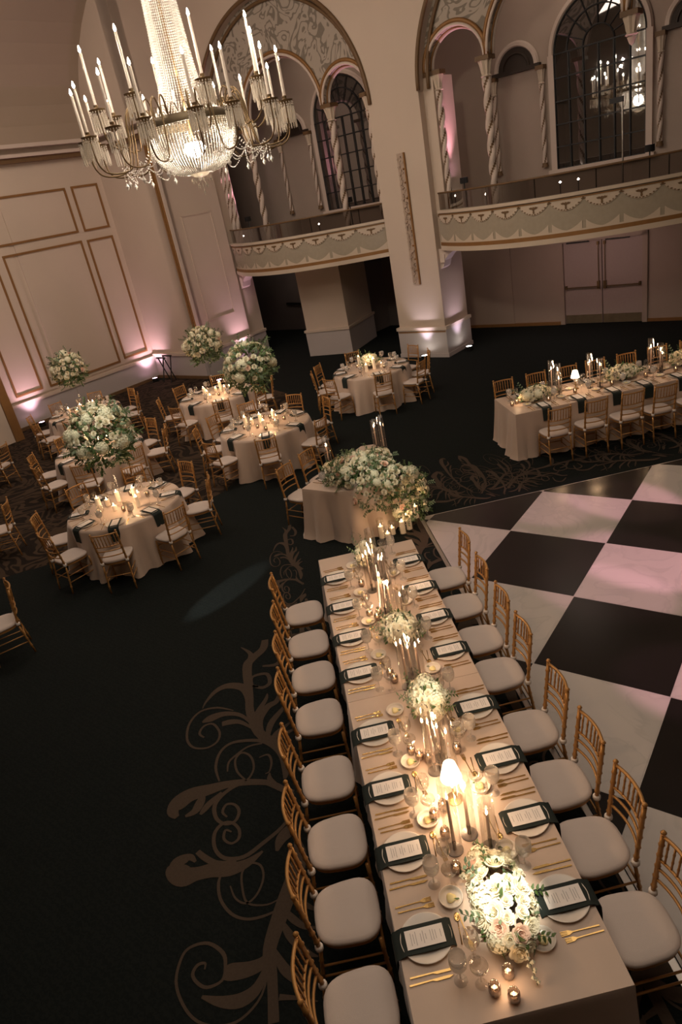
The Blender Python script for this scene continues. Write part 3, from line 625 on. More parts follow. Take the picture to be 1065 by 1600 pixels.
    for an in (22, 45, 67.5, 90, 112.5, 135, 158): u.tube([(wc+WR*0.34*cos(R(an)), 18.43, WZ+WR*0.34*sin(R(an))), (wc+WR*cos(R(an)), 18.43, WZ+WR*sin(R(an)))], 0.012, 5)
    for i in range(7): x = wc-WR+2*WR*i/6; u.box(x-0.013, x+0.013, 18.41, 18.44, z0, WZ)
    for i in range(6): z = z0+(WZ-z0)*i/5; u.box(wc-WR, wc+WR, 18.41, 18.44, z-0.014, z+0.014)
    obj('muntins', u, M_BLACK, wo)
    for j, s_ in enumerate((-1, 1)):
        nc = wc+s_*2.0
        m = MB(); q = arc_pts(nc, 6.28, 0.47, 18.42, 0, 180, 20); m.add(q, [tuple(range(len(q)))], 2)
        m.tube(arc_pts(nc, 6.28, 0.52, 18.44, 0, 180, 20), 0.07, 6, 0); m.tube(arc_pts(nc, 6.28, 0.34, 18.41, 0, 180, 20), 0.035, 6, 1); m.box(nc-0.62, nc+0.62, 18.36, 18.5, 6.20, 6.29, 1)
        rstruct('trim_%d' % (22+idx*10+j), m, [M_MOLD, M_NICHE, M_NICHE], 'auto', label='bronze lunette niche %s of the %s window' % (('left', 'right')[j], ('left', 'right')[idx]))
        column(wc+s_*1.36, 18.40, 4.0, 6.22, 0.055, 0, 'slim twisted half column on the gallery back wall, %s of the %s window' % (('left', 'right')[j], ('left', 'right')[idx]), 'wall columns beside the gallery windows')
        column(wc+s_*2.62, 18.40, 4.0, 6.22, 0.055, 0, 'slim twisted half column on the gallery back wall, beyond the lunette %s of the %s window' % (('left', 'right')[j], ('left', 'right')[idx]), 'wall columns beside the gallery windows')
for i, (c, wc) in enumerate(BAYS): arcade(c, i, wc)

# ---- ornament strip on the pier
t = thing('wall_ornament', 'long carved gilt strip hanging on the front of the central pier', 'ornament', W(-10.1, 15.36, 1.9), ROOM_ROT)
m = MB(); m.box(-0.115, 0.07, 0, 0.03, 0, 3.05)
for i in range(110):
    z = 0.03+2.95*i/110; x_ = -0.115+random.random()*0.12; m.box(x_, x_+0.03+random.random()*0.04, -0.035*random.random()-.01, 0.0, z, z+0.015+0.03*random.random())
obj('carved_panel', m, M_CARVED, t)
m = MB(); m.box(0.07, 0.105, -0.015, 0.03, 0, 3.05)
for z in (0.35, 0.62, 0.95, 1.3, 1.7, 2.05, 2.4, 2.7): m.lathe([(0.0, -0.03), (0.028, 0), (0.0, 0.03)], 8, T=Matrix.Translation((0.04, -0.01, z)))
obj('gilt_edge', m, M_GILT, t)

# ---- double door
dr = MB()
dr.box(-7.62, -7.50, 18.44, 18.6, 0, 2.2); dr.box(-5.48, -5.36, 18.44, 18.6, 0, 2.2); dr.box(-7.62, -5.36, 18.44, 18.6, 2.12, 2.22)
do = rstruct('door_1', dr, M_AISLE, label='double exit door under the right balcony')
for s_ in (0, 1):
    a0 = -7.49+s_*1.01; a1 = a0+0.985
    m = MB(); m.box(a0, a1, 18.50, 18.55, 0.01, 2.11); lf = obj('door_leaf', m, mat('door_paint', (0.40, 0.32, 0.29), 0.6, noise=0.06), do)
    m = MB(); m.box(a0+0.01, a1-0.01, 18.485, 18.50, 0.02, 0.24); obj('kick_plate', m, mat('brass_kick_plate', (0.33, 0.27, 0.18), 0.35, metal=0.7, noise=0.3, nscale=6), lf)
    edge_ = a1-0.07 if s_ == 0 else a0+0.07
    m = MB(); m.box(edge_-0.035, edge_+0.035, 18.43, 18.50, 0.91, 1.10); m.box(a0+0.03, a1-0.03, 18.43, 18.45, 0.955, 0.98); far = a0+0.05 if s_ == 0 else a1-0.05; m.box(far-0.022, far+0.022, 18.43, 18.5, 0.93, 1.02); obj('push_bar', m, M_ARM, lf)
    m = MB(); m.box(edge_-0.008, edge_+0.008, 18.46, 18.48, 1.1, 2.05); m.box(edge_-0.025, edge_+0.025, 18.43, 18.5, 2.0, 2.08); obj('latch_rod', m, M_ARM, lf)
    m = MB(); m.box(a0+0.1, a1-0.3, 18.44, 18.5, 2.09, 2.13); obj('door_closer', m, M_BLACK, lf)

# ---- handrails of the dark stair alcoves
for pts, lab in (([(-18.4, 19.1, 1.0), (-17.6, 19.1, 0.95), (-17.2, 19.1, 1.25), (-15.3, 19.1, 2.0)], 'dark handrail climbing in the alcove left of the rear pier'),
                 ([(-13.0, 19.1, 1.0), (-12.5, 19.1, 1.15), (-11.5, 19.1, 1.5)], 'dark handrail in the alcove right of the rear pier')):
    t = thing('handrail', lab, 'handrail', W(pts[0][0], pts[0][1], 0), ROOM_ROT)
    m = MB(); m.tube([(a-pts[0][0], b_-pts[0][1], z) for a, b_, z in pts], 0.035, 8); obj('rail', m, M_BLACK, t, True)
    for a, b_, z in pts: m = MB(); m.tube([(a-pts[0][0], b_-pts[0][1], z-0.02), (a-pts[0][0], b_-pts[0][1]+0.12, z-0.05)], 0.012, 6); obj('wall_mount', m, M_BLACK, t)

# ---- folded tray stand by the corner
t = thing('tray_stand', 'black folding tray stand against the wall by the corner', 'stand', W(-18.1, 12.85, 0), ROOM_ROT)
for s_ in (-1, 1):
    m = MB(); m.tube([(s_*0.19, -0.12, 0), (s_*0.19, 0.12, 0.78)], 0.018, 6); m.tube([(s_*0.15, 0.12, 0), (s_*0.15, -0.12, 0.78)], 0.018, 6); obj('leg', m, M_BLACK, t)
m = MB(); m.box(-0.22, 0.22, -0.14, -0.10, 0.76, 0.80); m.box(-0.22, 0.22, 0.10, 0.14, 0.76, 0.80); obj('top_bar', m, M_BLACK, t)

# ---- uplights
def uplight(loc, tgt, energy, col, lab, size=70, stand=0.0, lens=None):
    t = thing('uplight', lab, 'uplight', loc, 0)
    z = stand
    m = MB(); m.lathe([(0.09, z), (0.10, z+0.02), (0.095, z+0.12), (0.10, z+0.13), (0.085, z+0.13), (0.08, z+0.115)], 16)
    if stand: m.tube([(0, 0, 0), (0, 0, z)], 0.015, 6)
    obj('housing', m, M_BLACK, t, 'auto')
    m = MB(); m.lathe([(0.079, z+0.118), (0.0, z+0.122)], 16, caps=False); obj('lens', m, lens or M_LENS_P, t)
    p_ = Vector(loc)+Vector((0, 0, z+0.16))
    light('SPOT', 'uplight_lamp', p_, energy, col, 0.04, tgt, spot=size, blend=1.0, parent=t)
uplight(W(-18.75, 12.75), W(-18.95, 13.1, 2.6), 150, LILAC, 'pink uplight on the floor in the left room corner', 95)
uplight(W(-18.75, 8.7), W(-19.1, 8.75, 2.6), 130, LILAC, 'pink uplight on the floor at the foot of the left wall', 85)
uplight(W(-16.35, 14.75), W(-16.65, 15.1, 3.0), 170, LILAC, 'pink uplight at the foot of the left pier behind the flowers', 70)
uplight(W(-9.98, 15.10), W(-10.05, 15.4, 1.6), 75, (0.93, 0.80, 1.0), 'white uplight at the front foot of the central pier', 62, lens=M_LENS_W)
uplight(W(-9.12, 15.95), W(-9.44, 15.9, 1.8), 60, (0.97, 0.76, 1.0), 'white uplight at the right foot of the central pier', 66, lens=M_LENS_W)
uplight(W(-15.75, 12.6)+Vector((0.2, 0, 0)), W(-16.9, 13.3, 3.4), 45, PINK, 'pink uplight hidden behind the far round table', 90)
uplight(W(-16.30, 16.0, 2.78), W(-16.5, 15.74, 6.8), 170, PINK, 'pink gallery uplight at the left pier', 70, stand=1.30)
uplight(W(-12.45, 16.15, 2.78), W(-12.0, 15.75, 7.3), 200, PINK, 'pink gallery uplight before the left gallery window', 70, stand=1.30)
uplight(W(-8.86, 16.05, 2.78), W(-8.95, 15.75, 7.3), 230, PINK, 'pink gallery uplight at the right side of the central pier', 70, stand=1.25)
uplight(W(-4.7, 16.25, 2.78), W(-4.9, 15.8, 7.0), 80, PINK, 'pink gallery uplight at the right end of the right balcony', 70, stand=1.2)
for (a, b_, z, s_) in [(-17.0+0.45, 15.9, 3.70, 1), (-13.45, 15.9, 3.68, .8), (-9.35+0.15, 15.9, 3.83, .7), (-9.05, 15.9, 3.80, .6), (-8.25, 15.9, 3.72, .7), (-7.95, 15.9, 3.74, 1), (-6.45, 15.9, 3.71, 1), (-6.05, 15.9, 3.71, .9)]:
    t = thing('spotlight', 'tiny white lamp glowing behind the balcony glass, %s' % ('left balcony, near its left end' if a < -16 else 'left balcony, near its right half' if a < -12 else 'right balcony, the one nearest the central pier' if a < -9.1 else 'right balcony, second from the central pier' if a < -9 else 'right balcony, third from the central pier' if a < -8.1 else 'right balcony, fourth from the central pier' if a < -7 else 'right balcony, left of the pair' if a < -6.3 else 'right balcony, right of the pair'), 'lamp', W(a, b_, z-0.95), 0, 'tiny lamps behind the balcony glass')
    m = MB(); m.tube([(0, 0, 0.02), (0, 0, 0.93)], 0.012, 6); m.lathe([(0.05, 0), (0.05, 0.02)], 12); obj('stand', m, M_BLACK, t)
    m = MB(); m.lathe([(0.0, 0.92), (0.032*s_, 0.95), (0.0, 0.98)], 12); obj('bulb', m, M_LENS_W, t, True)
# microphone-like pole lamp in the right gallery
t = thing('pole_lamp', 'thin pole stand before the right gallery window', 'stand', W(-5.35, 16.6, 2.78), ROOM_ROT)
m = MB(); m.tube([(0, 0, 0), (0, 0, 2.25)], 0.02, 6); m.lathe([(0.16, 0), (0.16, 0.02)], 16); obj('pole', m, M_STEEL, t)
m = MB(); m.box(-0.25, 0.02, -0.05, 0.05, 2.22, 2.32); obj('head', m, M_BLACK, t)

# ---- dance floor (laid square to the tables, panels on the diagonal)
TA, TS, TX, TY = R(-42.10), 1.2159, 2.566, 6.009
DX0, DX1, DY0, DY1 = 1.52, 9.4, -0.5, 8.66
def clip(poly):
    for ax, lim, sg in ((0, DX0, 1), (0, DX1, -1), (1, DY0, 1), (1, DY1, -1)):
        out = []
        for i in range(len(poly)):
            p, q = poly[i], poly[(i+1) % len(poly)]
            ip, iq = sg*(p[ax]-lim) >= 0, sg*(q[ax]-lim) >= 0
            if ip: out.append(p)
            if ip != iq:
                t_ = (lim-p[ax])/(q[ax]-p[ax]); out.append((p[0]+t_*(q[0]-p[0]), p[1]+t_*(q[1]-p[1])))
        poly = out
        if not poly: return poly
    return poly
df = thing('dance_floor', 'glossy black and white checkered dance floor laid on the carpet', 'dance floor', (5.4, 4.0, 0))
mw, mk = MB(), MB()
for i in range(-10, 11):
    for j in range(-10, 11):
        g_ = 0.004
        q = [(i+g_, j+g_), (i+1-g_, j+g_), (i+1-g_, j+1-g_), (i+g_, j+1-g_)]
        pl = clip([(TX+TS*(x*cos(TA)-y*sin(TA)), TY+TS*(x*sin(TA)+y*cos(TA))) for x, y in q])
        if len(pl) >= 3: (mk if (i+j) % 2 else mw).prism([(x-5.4, y-4.0) for x, y in pl], 0.005, 0.03)
obj('white_panels', mw, M_MARBLE, df); obj('black_panels', mk, M_BLKTILE, df)
m = MB(); e_ = 0.05
m.prism([(DX0-5.4-e_, DY0-4-e_), (DX1-5.4+e_, DY0-4-e_), (DX1-5.4+e_, DY1-4+e_), (DX0-5.4-e_, DY1-4+e_)], 0.004, 0.012); obj('edge_trim', m, M_ALU, df)
m = MB(); m.prism([(DX0-5.4, DY0-4), (DX1-5.4, DY0-4), (DX1-5.4, DY1-4), (DX0-5.4, DY1-4)], 0.012, 0.0275); obj('seam_strip', m, M_MARBLE, df)

# ================================================================== CHANDELIER
def chandelier(loc):
    t = thing('chandelier', 'huge crystal chandelier with electric candles hanging over the hall', 'chandelier', loc)
    rot0 = atan2(-loc[1], -loc[0])+pi/2       # facing of the arms
    # ring
    m = MB(); m.lathe([(0.66, 5.69), (0.70, 5.69), (0.705, 5.76), (0.68, 5.80), (0.65, 5.80), (0.66, 5.69)], 48, caps=False)
    obj('ring', m, M_RINGM, t, 'auto')
    m = MB()
    for k in range(24):
        a = 2*pi*k/24; m.tube([(0.69*cos(a), 0.69*sin(a), 5.80), (0.66*cos(a+.05), 0.66*sin(a+.05), 5.93), (0.60*cos(a+.1), 0.60*sin(a+.1), 5.93), (0.62*cos(a+.15), 0.62*sin(a+.15), 5.82)], 0.008, 5)
    obj('ring_scrolls', m, M_ARM, t, True)
    # cascade of bead strings above
    m = MB(); n = 52
    for k in range(n):
        a = 2*pi*k/n; z = 5.80; i = 0
        while z < 9.4:
            r_ = 0.155+0.155*max(0, (8.6-z)/2.8)+0.24*math.exp(-(z-5.80)/0.16)
            m.octa((r_*cos(a), r_*sin(a), z), 0.0125, 0.0165); z += 0.032
    obj('bead_cascade', m, M_CRYSTAL, t)
    m = MB(); m.tube([(0, 0, 5.5), (0, 0, 10.95)], 0.03, 8)
    obj('central_rod', m, M_BRASS, t, True)
    # bowl of bead strings
    m = MB(); n = 84
    for k in range(n):
        a = 2*pi*(k+.5)/n
        for i in range(34):
            u = i/33; ang = u*pi/2*0.93
            r_ = 0.66*cos(ang)**0.55+0.01; z = 5.69-0.64*sin(ang)
            m.octa((r_*cos(a), r_*sin(a), z), 0.0125, 0.017)
    obj('bead_bowl', m, M_CRYSTAL, t)
    m = MB(); m.lathe([(0.0, 4.98), (0.10, 5.0), (0.18, 5.06), (0.12, 5.08)], 24, caps=False)
    for k in range(14):
        a = 2*pi*k/14; m.octa((0.15*cos(a), 0.15*sin(a), 4.95), 0.010, 0.045)
    for k in range(8):
        a = 2*pi*k/8; m.octa((0.07*cos(a), 0.07*sin(a), 4.87), 0.010, 0.05)
    m.octa((0, 0, 4.78), 0.014, 0.05)
    obj('bottom_finial', m, M_PRISM, t)
    m = MB(); m.lathe([(0.0, 5.24), (0.13, 5.30), (0.17, 5.38), (0.12, 5.46), (0.0, 5.48)], 20); obj('inner_lamp', m, M_CORE, t, True)
    # two kinds of candle arm
    def arm_meshes(r1, zc, zl, bow):
        A_ = MB()
        pts = []
        for (r_, z_) in [(0.66, 5.74), (0.72, 5.98), (0.80, 6.03), (0.88, 5.90), (0.93, 5.55), (1.03, bow), (r1-0.18, bow-0.03), (r1-0.03, bow+0.10), (r1, zc-0.05)]: pts.append((r_, z_, 0.0))
        sp = smooth_path(pts, 5); A_.tube([(r_, 0, z_) for r_, z_, _ in sp], 0.012, 6)
        D = MB(); D.lathe([(0.0, zc-0.06), (0.03, zc-0.05), (0.105, zc-0.01), (0.115, zc+0.005), (0.05, zc+0.01), (0.03, zc+0.03), (0.032, zc+0.06), (0.0, zc+0.06)], 20, T=Matrix.Translation((r1, 0, 0)))
        P = MB()
        for k in range(16):
            a = 2*pi*k/16; x, y = r1+0.105*cos(a), 0.105*sin(a)
            P.octa((x, y, zc-0.03), 0.010, 0.014); P.octa((x, y, zc-0.06), 0.010, 0.014)
            P.tube([(x, y, zc-0.08), (x, y, zc-0.27)], [0.008, 0.0095], 4); P.octa((x, y, zc-0.285), 0.009, 0.018)
            if k % 2 == 0: x2, y2 = r1+0.07*cos(a), 0.07*sin(a); P.tube([(x2, y2, zc-0.04), (x2, y2, zc-0.22)], 0.008, 4)
        S = MB(); S.lathe([(0.021, zc+0.05), (0.020, zl), (0.0, zl)], 12, T=Matrix.Translation((r1, 0, 0)))
        F = MB(); F.lathe([(0.0, zl-0.005), (0.017, zl+0.018), (0.019, zl+0.035), (0.009, zl+0.07), (0.0, zl+0.09)], 12, T=Matrix.Translation((r1, 0, 0)))
        return [A_.mesh('arm', M_ARM, True), D.mesh('drip_pan', M_ARM, 'auto'), P.mesh('prisms', M_PRISM), S.mesh('candle_sleeve', M_CSLEEVE, 'auto'), F.mesh('candle_bulb', M_BULB, True)]
    up = arm_meshes(1.25, 6.05, 6.74, 5.55); lo = arm_meshes(1.52, 5.71, 6.30, 5.25)
    def place(ms, a):
        ao = obj('arm', ms[0], None, t); ao.rotation_euler = (0, 0, a)
        for q, nm in zip(ms[1:], ('drip_pan', 'prisms', 'candle_sleeve', 'candle_bulb')): obj(nm, q, None, ao)
    for k in range(8):
        # angle measured so that side offset = r*sin(th)
        th = R(-75+45*k); base = rot0
        place(up, base-pi/2+th)
        place(lo, base-pi/2+th-R(10)); place(lo, base-pi/2+th+R(9))
    # swags of beads with drops beneath the arms
    g = MB()
    for k in range(16):
        a0_ = rot0+2*pi*k/16; a1_ = rot0+2*pi*(k+1)/16; r_ = 1.12 if k % 2 else 1.12
        for i in range(22):
            u = i/21; a = a0_+(a1_-a0_)*u; rr = r_-0.12*sin(pi*u); z = 5.30-0.22*sin(pi*u); g.octa((rr*cos(a), rr*sin(a), z), 0.010, 0.012)
        for (dz, s_) in ((0.05, .010), (0.09, .010), (0.13, .010), (0.17, .010), (0.25, .03)): g.octa((r_*cos(a0_), r_*sin(a0_), 5.30-dz), s_, s_*1.9)
        for i in range(18):                     # inner swag from bowl edge
            u = i/17; rr = 0.68+(r_-0.68)*u; z = 5.45-0.15*u-0.16*sin(pi*u); g.octa((rr*cos(a0_), rr*sin(a0_), z), 0.010, 0.012)
    obj('bead_swags', g, M_CRYSTAL, t)
    for (z, e, s_) in ((5.36, 300, 0.16), (5.75, 26, 0.12), (6.3, 15, 0.08), (6.9, 11, 0.05), (7.6, 9, 0.05)):
        light('POINT', 'chandelier_lamp', (loc[0], loc[1], z), e, CREAM, s_, parent=t)
    for k in range(8):
        a = rot0+2*pi*k/8; light('POINT', 'chandelier_candle_light', (loc[0]+1.4*cos(a), loc[1]+1.4*sin(a), 6.62), 16, CREAM, 0.03, parent=t)
    return t
chandelier((CH.x, CH.y, 0.0))

# ================================================================== FURNITURE PROTOTYPES
def sup(n, w, d, e=3.2, back=0.0):
    out = []
    for k in range(n):
        a = 2*pi*k/n; c_, s_ = cos(a), sin(a)
        x = w*(abs(c_)**(2/e))*(1 if c_ > 0 else -1); y = d*(abs(s_)**(2/e))*(1 if s_ > 0 else -1)
        x *= 1+0.07*(y/d)-back*0.0
        out.append((x, y))
    return out
def bamboo(mb, p0, p1, r, rings, n=8):
    p0, p1 = Vector(p0), Vector(p1); pts = []; rad = []
    K = 3*(rings+1)
    for i in range(rings+1):
        a, b_ = i/(rings+1), (i+1)/(rings+1); g_ = 0.012/((p1-p0).length or 1)
        pts += [p0.lerp(p1, a+(g_ if i else 0)), p0.lerp(p1, b_-g_)]; rad += [r, r]
        if i < rings: pts.append(p0.lerp(p1, b_)); rad.append(r*1.38)
    mb.tube(pts, rad, n)
def make_chair():
    t = thing('chiavari_chair', 'gold chair', 'chair')
    m = MB(); pl = sup(28, 0.195, 0.195); m.prism(pl, 0.405, 0.43); obj('seat_frame', m, M_CHAIR, t, 'auto')
    m = MB(); P = []
    for (s_, z) in ((0.96, 0.430), (1.03, 0.437), (1.05, 0.452), (1.02, 0.466), (0.93, 0.474), (0.7, 0.480), (0.35, 0.482)):
        P.append([(x*s_, y*s_, z) for x, y in sup(32, 0.195, 0.195)])
    G = [[row[k] for row in P] for k in range(32)]; m.grid(G, close_u=True); m.add(P[-1], [tuple(range(32))])
    cu = obj('cushion', m, M_CUSH, t, True)
    m = MB()
    for s_ in (-1, 1): m = MB(); m.lathe([(0.022, 0.425), (0.027, 0.435), (0.026, 0.455), (0.021, 0.462)], 10, T=Matrix.Translation((s_*0.172, -0.195, 0))); obj('tie', m, M_TIE, cu, True)
    for s_ in (-1, 1):
        m = MB(); bamboo(m, (s_*0.188, 0.185, 0), (s_*0.178, 0.172, 0.41), 0.0125, 3); obj('leg', m, M_CHAIR, t, True)
        m = MB(); bamboo(m, (s_*0.180, -0.245, 0), (s_*0.172, -0.190, 0.43), 0.0125, 3); obj('leg', m, M_CHAIR, t, True)
        m = MB(); bamboo(m, (s_*0.172, -0.190, 0.41), (s_*0.172, -0.250, 0.915), 0.0145, 5); m.lathe([(0.012, 0.915), (0.018, 0.922), (0.010, 0.935), (0, 0.938)], 10, T=Matrix.Translation((s_*0.172, -0.250, 0))); obj('back_post', m, M_CHAIR, t, True)
    def yb(z): return -0.190-0.060*(z-0.43)/0.485
    def rail(z, r_=0.0095):
        m = MB(); m.tube([(0.172*q, yb(z)-0.035*(1-q*q), z) for q in [-1+0.2*i for i in range(11)]], r_, 6); obj('back_rail', m, M_CHAIR, t, True)
    rail(0.895, 0.0115); rail(0.715); rail(0.645); rail(0.560)
    m = MB()
    for i in range(7):
        q = -0.78+1.56*i/6; bamboo(m, (0.172*q, yb(0.715)-0.035*(1-q*q), 0.715), (0.172*q, yb(0.895)-0.035*(1-q*q), 0.895), 0.0065, 2, 6)
    obj('spindles', m, M_CHAIR, t, True)
    m = MB()
    for z in (0.17, 0.27):
        for s_ in (-1, 1): m.tube([(s_*0.185, 0.178, z), (s_*0.177, -0.222, z)], 0.0075, 6)
    for z in (0.20, 0.31): m.tube([(-0.184, 0.180, z), (0.184, 0.180, z)], 0.0075, 6)
    m.tube([(-0.178, -0.215, 0.24), (0.178, -0.215, 0.24)], 0.0075, 6)
    obj('stretchers', m, M_CHAIR, t, True)
    return t
CHAIR = Proto(make_chair())
def chair(x, y, face, label, group, seat=None):
    """face: compass angle (radians) the sitter looks to"""
    return CHAIR.place((x, y, 0), face-pi/2, label, group)

# plates, cutlery, glasses, candles ---------------------------------------------------------
def single(name, mb, mats, cat, smooth=True):
    o = obj(name, mb, mats, None, smooth); tag(o, 'x', cat); return Proto(o)
m = MB(); m.lathe([(0.0, 0.006), (0.085, 0.006), (0.092, 0.010), (0.132, 0.017), (0.140, 0.020), (0.141, 0.017), (0.10, 0.003), (0.08, 0.0), (0.0, 0.0)], 40, caps=False); PLATE = single('dinner_plate', m, M_PLATE, 'plate')
def make_butter():
    t = thing('butter_dish', 'x', 'dish')
    m = MB(); m.lathe([(0.0, 0.004), (0.050, 0.005), (0.060, 0.014), (0.066, 0.026), (0.069, 0.026), (0.064, 0.008), (0.045, 0.0), (0.0, 0.0)], 28, caps=False); obj('dish', m, M_PLATE, t, True)
    m = MB(); m.lathe([(0.024, 0.004), (0.028, 0.010), (0.026, 0.018), (0.012, 0.021), (0, 0.021)], 16, rad=lambda a, z: 1+0.12*sin(3*a)); obj('butter', m, M_BUTTER, t, True)
    m = MB(); m.add([(0.02, -0.004, 0.024), (0.045, 0.006, 0.027), (0.052, 0.0, 0.026), (0.04, -0.012, 0.026)], [(0, 1, 2, 3)]); obj('herb_leaf', m, M_LEAF, t)
    return t
BUTTER = Proto(make_butter())
def make_napkin(drop, w=0.078):
    P = []
    for (y, z) in [(0.150, 0.010), (0.13, 0.024), (0.05, 0.022), (-0.05, 0.022), (-0.12, 0.024), (-0.15, 0.012), (-0.158, 0.006)]: P.append((y, z))
    if drop: P += [(-0.175, 0.003), (-0.183, -0.02), (-0.187, -0.08), (-0.190, -drop)]
    m = MB(); G = []
    for x_ in (-w, -w*0.5, 0, w*0.5, w): G.append([(x_*(1-0.06*abs(z)/0.2), y, z+0.0015*cos(90*x_)) for y, z in P])
    m.grid(G)
    m.grid([[(x_, y, z-0.0035) for (x_, y, z) in row] for row in G][::-1])
    o = obj('napkin', m, M_NAP, None, True); tag(o, 'x', 'napkin'); return Proto(o)
NAP = make_napkin(0.19)
def make_menu():
    t = thing('menu_card', 'x', 'menu card')
    m = MB(); m.box(-0.052, 0.052, -0.105, 0.105, 0.0, 0.0015); obj('card', m, M_CARD, t)
    m = MB(); rr = random.Random(3)
    for i in range(13):
        y = 0.085-0.0135*i; L_ = rr.uniform(0.016, 0.038)
        if i in (1, 5, 9): continue
        m.add([(-L_, y, 0.0022), (L_, y, 0.0022), (L_, y+0.0028, 0.0022), (-L_, y+0.0028, 0.0022)], [(0, 1, 2, 3)])
    obj('printed_lines', m, M_INK, t); return t
MENU = Proto(make_menu())
def flat(pl, z0=0.001, z1=0.004):
    m = MB(); m.prism(pl, z0, z1); return m
m = flat([(-0.0035, -0.10), (0.0035, -0.10), (0.004, -0.09), (0.0025, 0.0), (0.003, 0.045), (0.012, 0.065), (0.0125, 0.11), (0.0095, 0.11), (0.008, 0.075), (0.0055, 0.075), (0.005, 0.11), (0.0015, 0.11), (0.001, 0.075), (-0.001, 0.075), (-0.0015, 0.11), (-0.005, 0.11), (-0.0055, 0.075), (-0.008, 0.075), (-0.0095, 0.11), (-0.0125, 0.11), (-0.012, 0.065), (-0.003, 0.045), (-0.0025, 0.0), (-0.004, -0.09)], 0.002, 0.0055); FORK = single('fork', m, M_GOLD, 'fork', False)
m = flat([(-0.004, -0.11), (0.004, -0.11), (0.0045, -0.10), (0.003, 0.01), (0.010, 0.03), (0.0095, 0.10), (0.0, 0.122), (-0.004, 0.10), (-0.004, 0.01), (-0.0045, -0.10)], 0.002, 0.0055); KNIFE = single('knife', m, M_GOLD, 'knife', False)
m = MB(); m.prism([(-0.0035, -0.085), (0.0035, -0.085), (0.002, 0.0), (0.003, 0.045), (-0.003, 0.045), (-0.002, 0.0)], 0.002, 0.0055)
m.lathe([(0.0, 0.001), (0.010, 0.002), (0.017, 0.007), (0.0165, 0.008), (0.009, 0.0035), (0.0, 0.003)], 16, T=Matrix.Translation((0, 0.066, 0)) @ Matrix.Diagonal((1, 1.5, 1, 1)), caps=False); SPOON = single('spoon', m, M_GOLD, 'spoon')
m = MB(); m.lathe([(0.036, 0.001), (0.034, 0.003), (0.006, 0.008), (0.0045, 0.03), (0.0045, 0.085), (0.010, 0.092), (0.032, 0.108), (0.045, 0.135), (0.047, 0.165), (0.043, 0.205), (0.041, 0.205), (0.045, 0.165), (0.043, 0.136), (0.03, 0.112), (0.0, 0.100)], 22, rad=lambda a, z: 1+(0.025*cos(14*a) if z > 0.1 else 0), caps=False); GOBLET = single('water_goblet', m, M_FROST, 'glass')
m = MB(); m.lathe([(0.035, 0.001), (0.033, 0.003), (0.005, 0.007), (0.0035, 0.03), (0.0035, 0.105), (0.008, 0.112), (0.030, 0.130), (0.042, 0.160), (0.040, 0.200), (0.034, 0.228), (0.033, 0.228), (0.039, 0.200), (0.040, 0.160), (0.028, 0.133), (0.0, 0.120)], 20, caps=False); WINE = single('wine_glass', m, M_GLASS, 'glass')
m = MB(); m.lathe([(0.033, 0.001), (0.031, 0.003), (0.005, 0.007), (0.0035, 0.03), (0.0035, 0.10), (0.012, 0.112), (0.040, 0.130), (0.048, 0.152), (0.046, 0.160), (0.045, 0.160), (0.046, 0.152), (0.036, 0.132), (0.0, 0.118)], 20, caps=False); COUPE = single('champagne_coupe', m, M_GLASS, 'glass')

FL_PTS = [(0.0, 0.0), (0.0045, 0.008), (0.0058, 0.016), (0.003, 0.030), (0.0, 0.042)]
def flame_mesh(z, s=1.0):
    m = MB(); m.lathe([(r_*s, z+h*s) for r_, h in FL_PTS], 8); return m
def make_votive():
    t = thing('votive_candle', 'x', 'candle')
    m = MB(); m.lathe([(0.0, 0.003), (0.020, 0.002), (0.028, 0.010), (0.031, 0.030), (0.030, 0.060), (0.024, 0.078), (0.023, 0.078), (0.028, 0.060), (0.029, 0.030), (0.024, 0.012), (0.0, 0.008)], 40, rad=lambda a, z: 1+0.05*cos(10*a), caps=False); obj('ribbed_glass', m, M_VOTIVE, t, True)
    m = MB(); m.lathe([(0.019, 0.010), (0.019, 0.038), (0.0, 0.040)], 16); obj('tea_light', m, M_WAX, t, 'auto')
    obj('flame', flame_mesh(0.041, 0.75), M_FLAME, t, True); return t
VOTIVE = Proto(make_votive())
def make_pillar(h, r=0.038, gh=None):
    t = thing('pillar_candle', 'x', 'candle')
    if gh: m = MB(); m.lathe([(0.0, 0.002), (r+0.012, 0.002), (r+0.014, 0.01), (r+0.014, gh), (r+0.0125, gh), (r+0.0125, 0.012), (0, 0.006)], 24, caps=False); obj('glass_cylinder', m, M_CHIM, t, True)
    m = MB(); m.lathe([(r, 0.006), (r, h-0.004), (r-0.004, h), (r*0.6, h-0.006), (0, h-0.008)], 20); obj('wax', m, M_WAX, t, 'auto')
    obj('flame', flame_mesh(h-0.006, 1.1), M_FLAME, t, True); return t
PIL_S, PIL_M, PIL_T = Proto(make_pillar(0.09, 0.034)), Proto(make_pillar(0.17, 0.034)), Proto(make_pillar(0.24, 0.036))
GP_S, GP_T = Proto(make_pillar(0.11, 0.038, 0.20)), Proto(make_pillar(0.19, 0.038, 0.30))
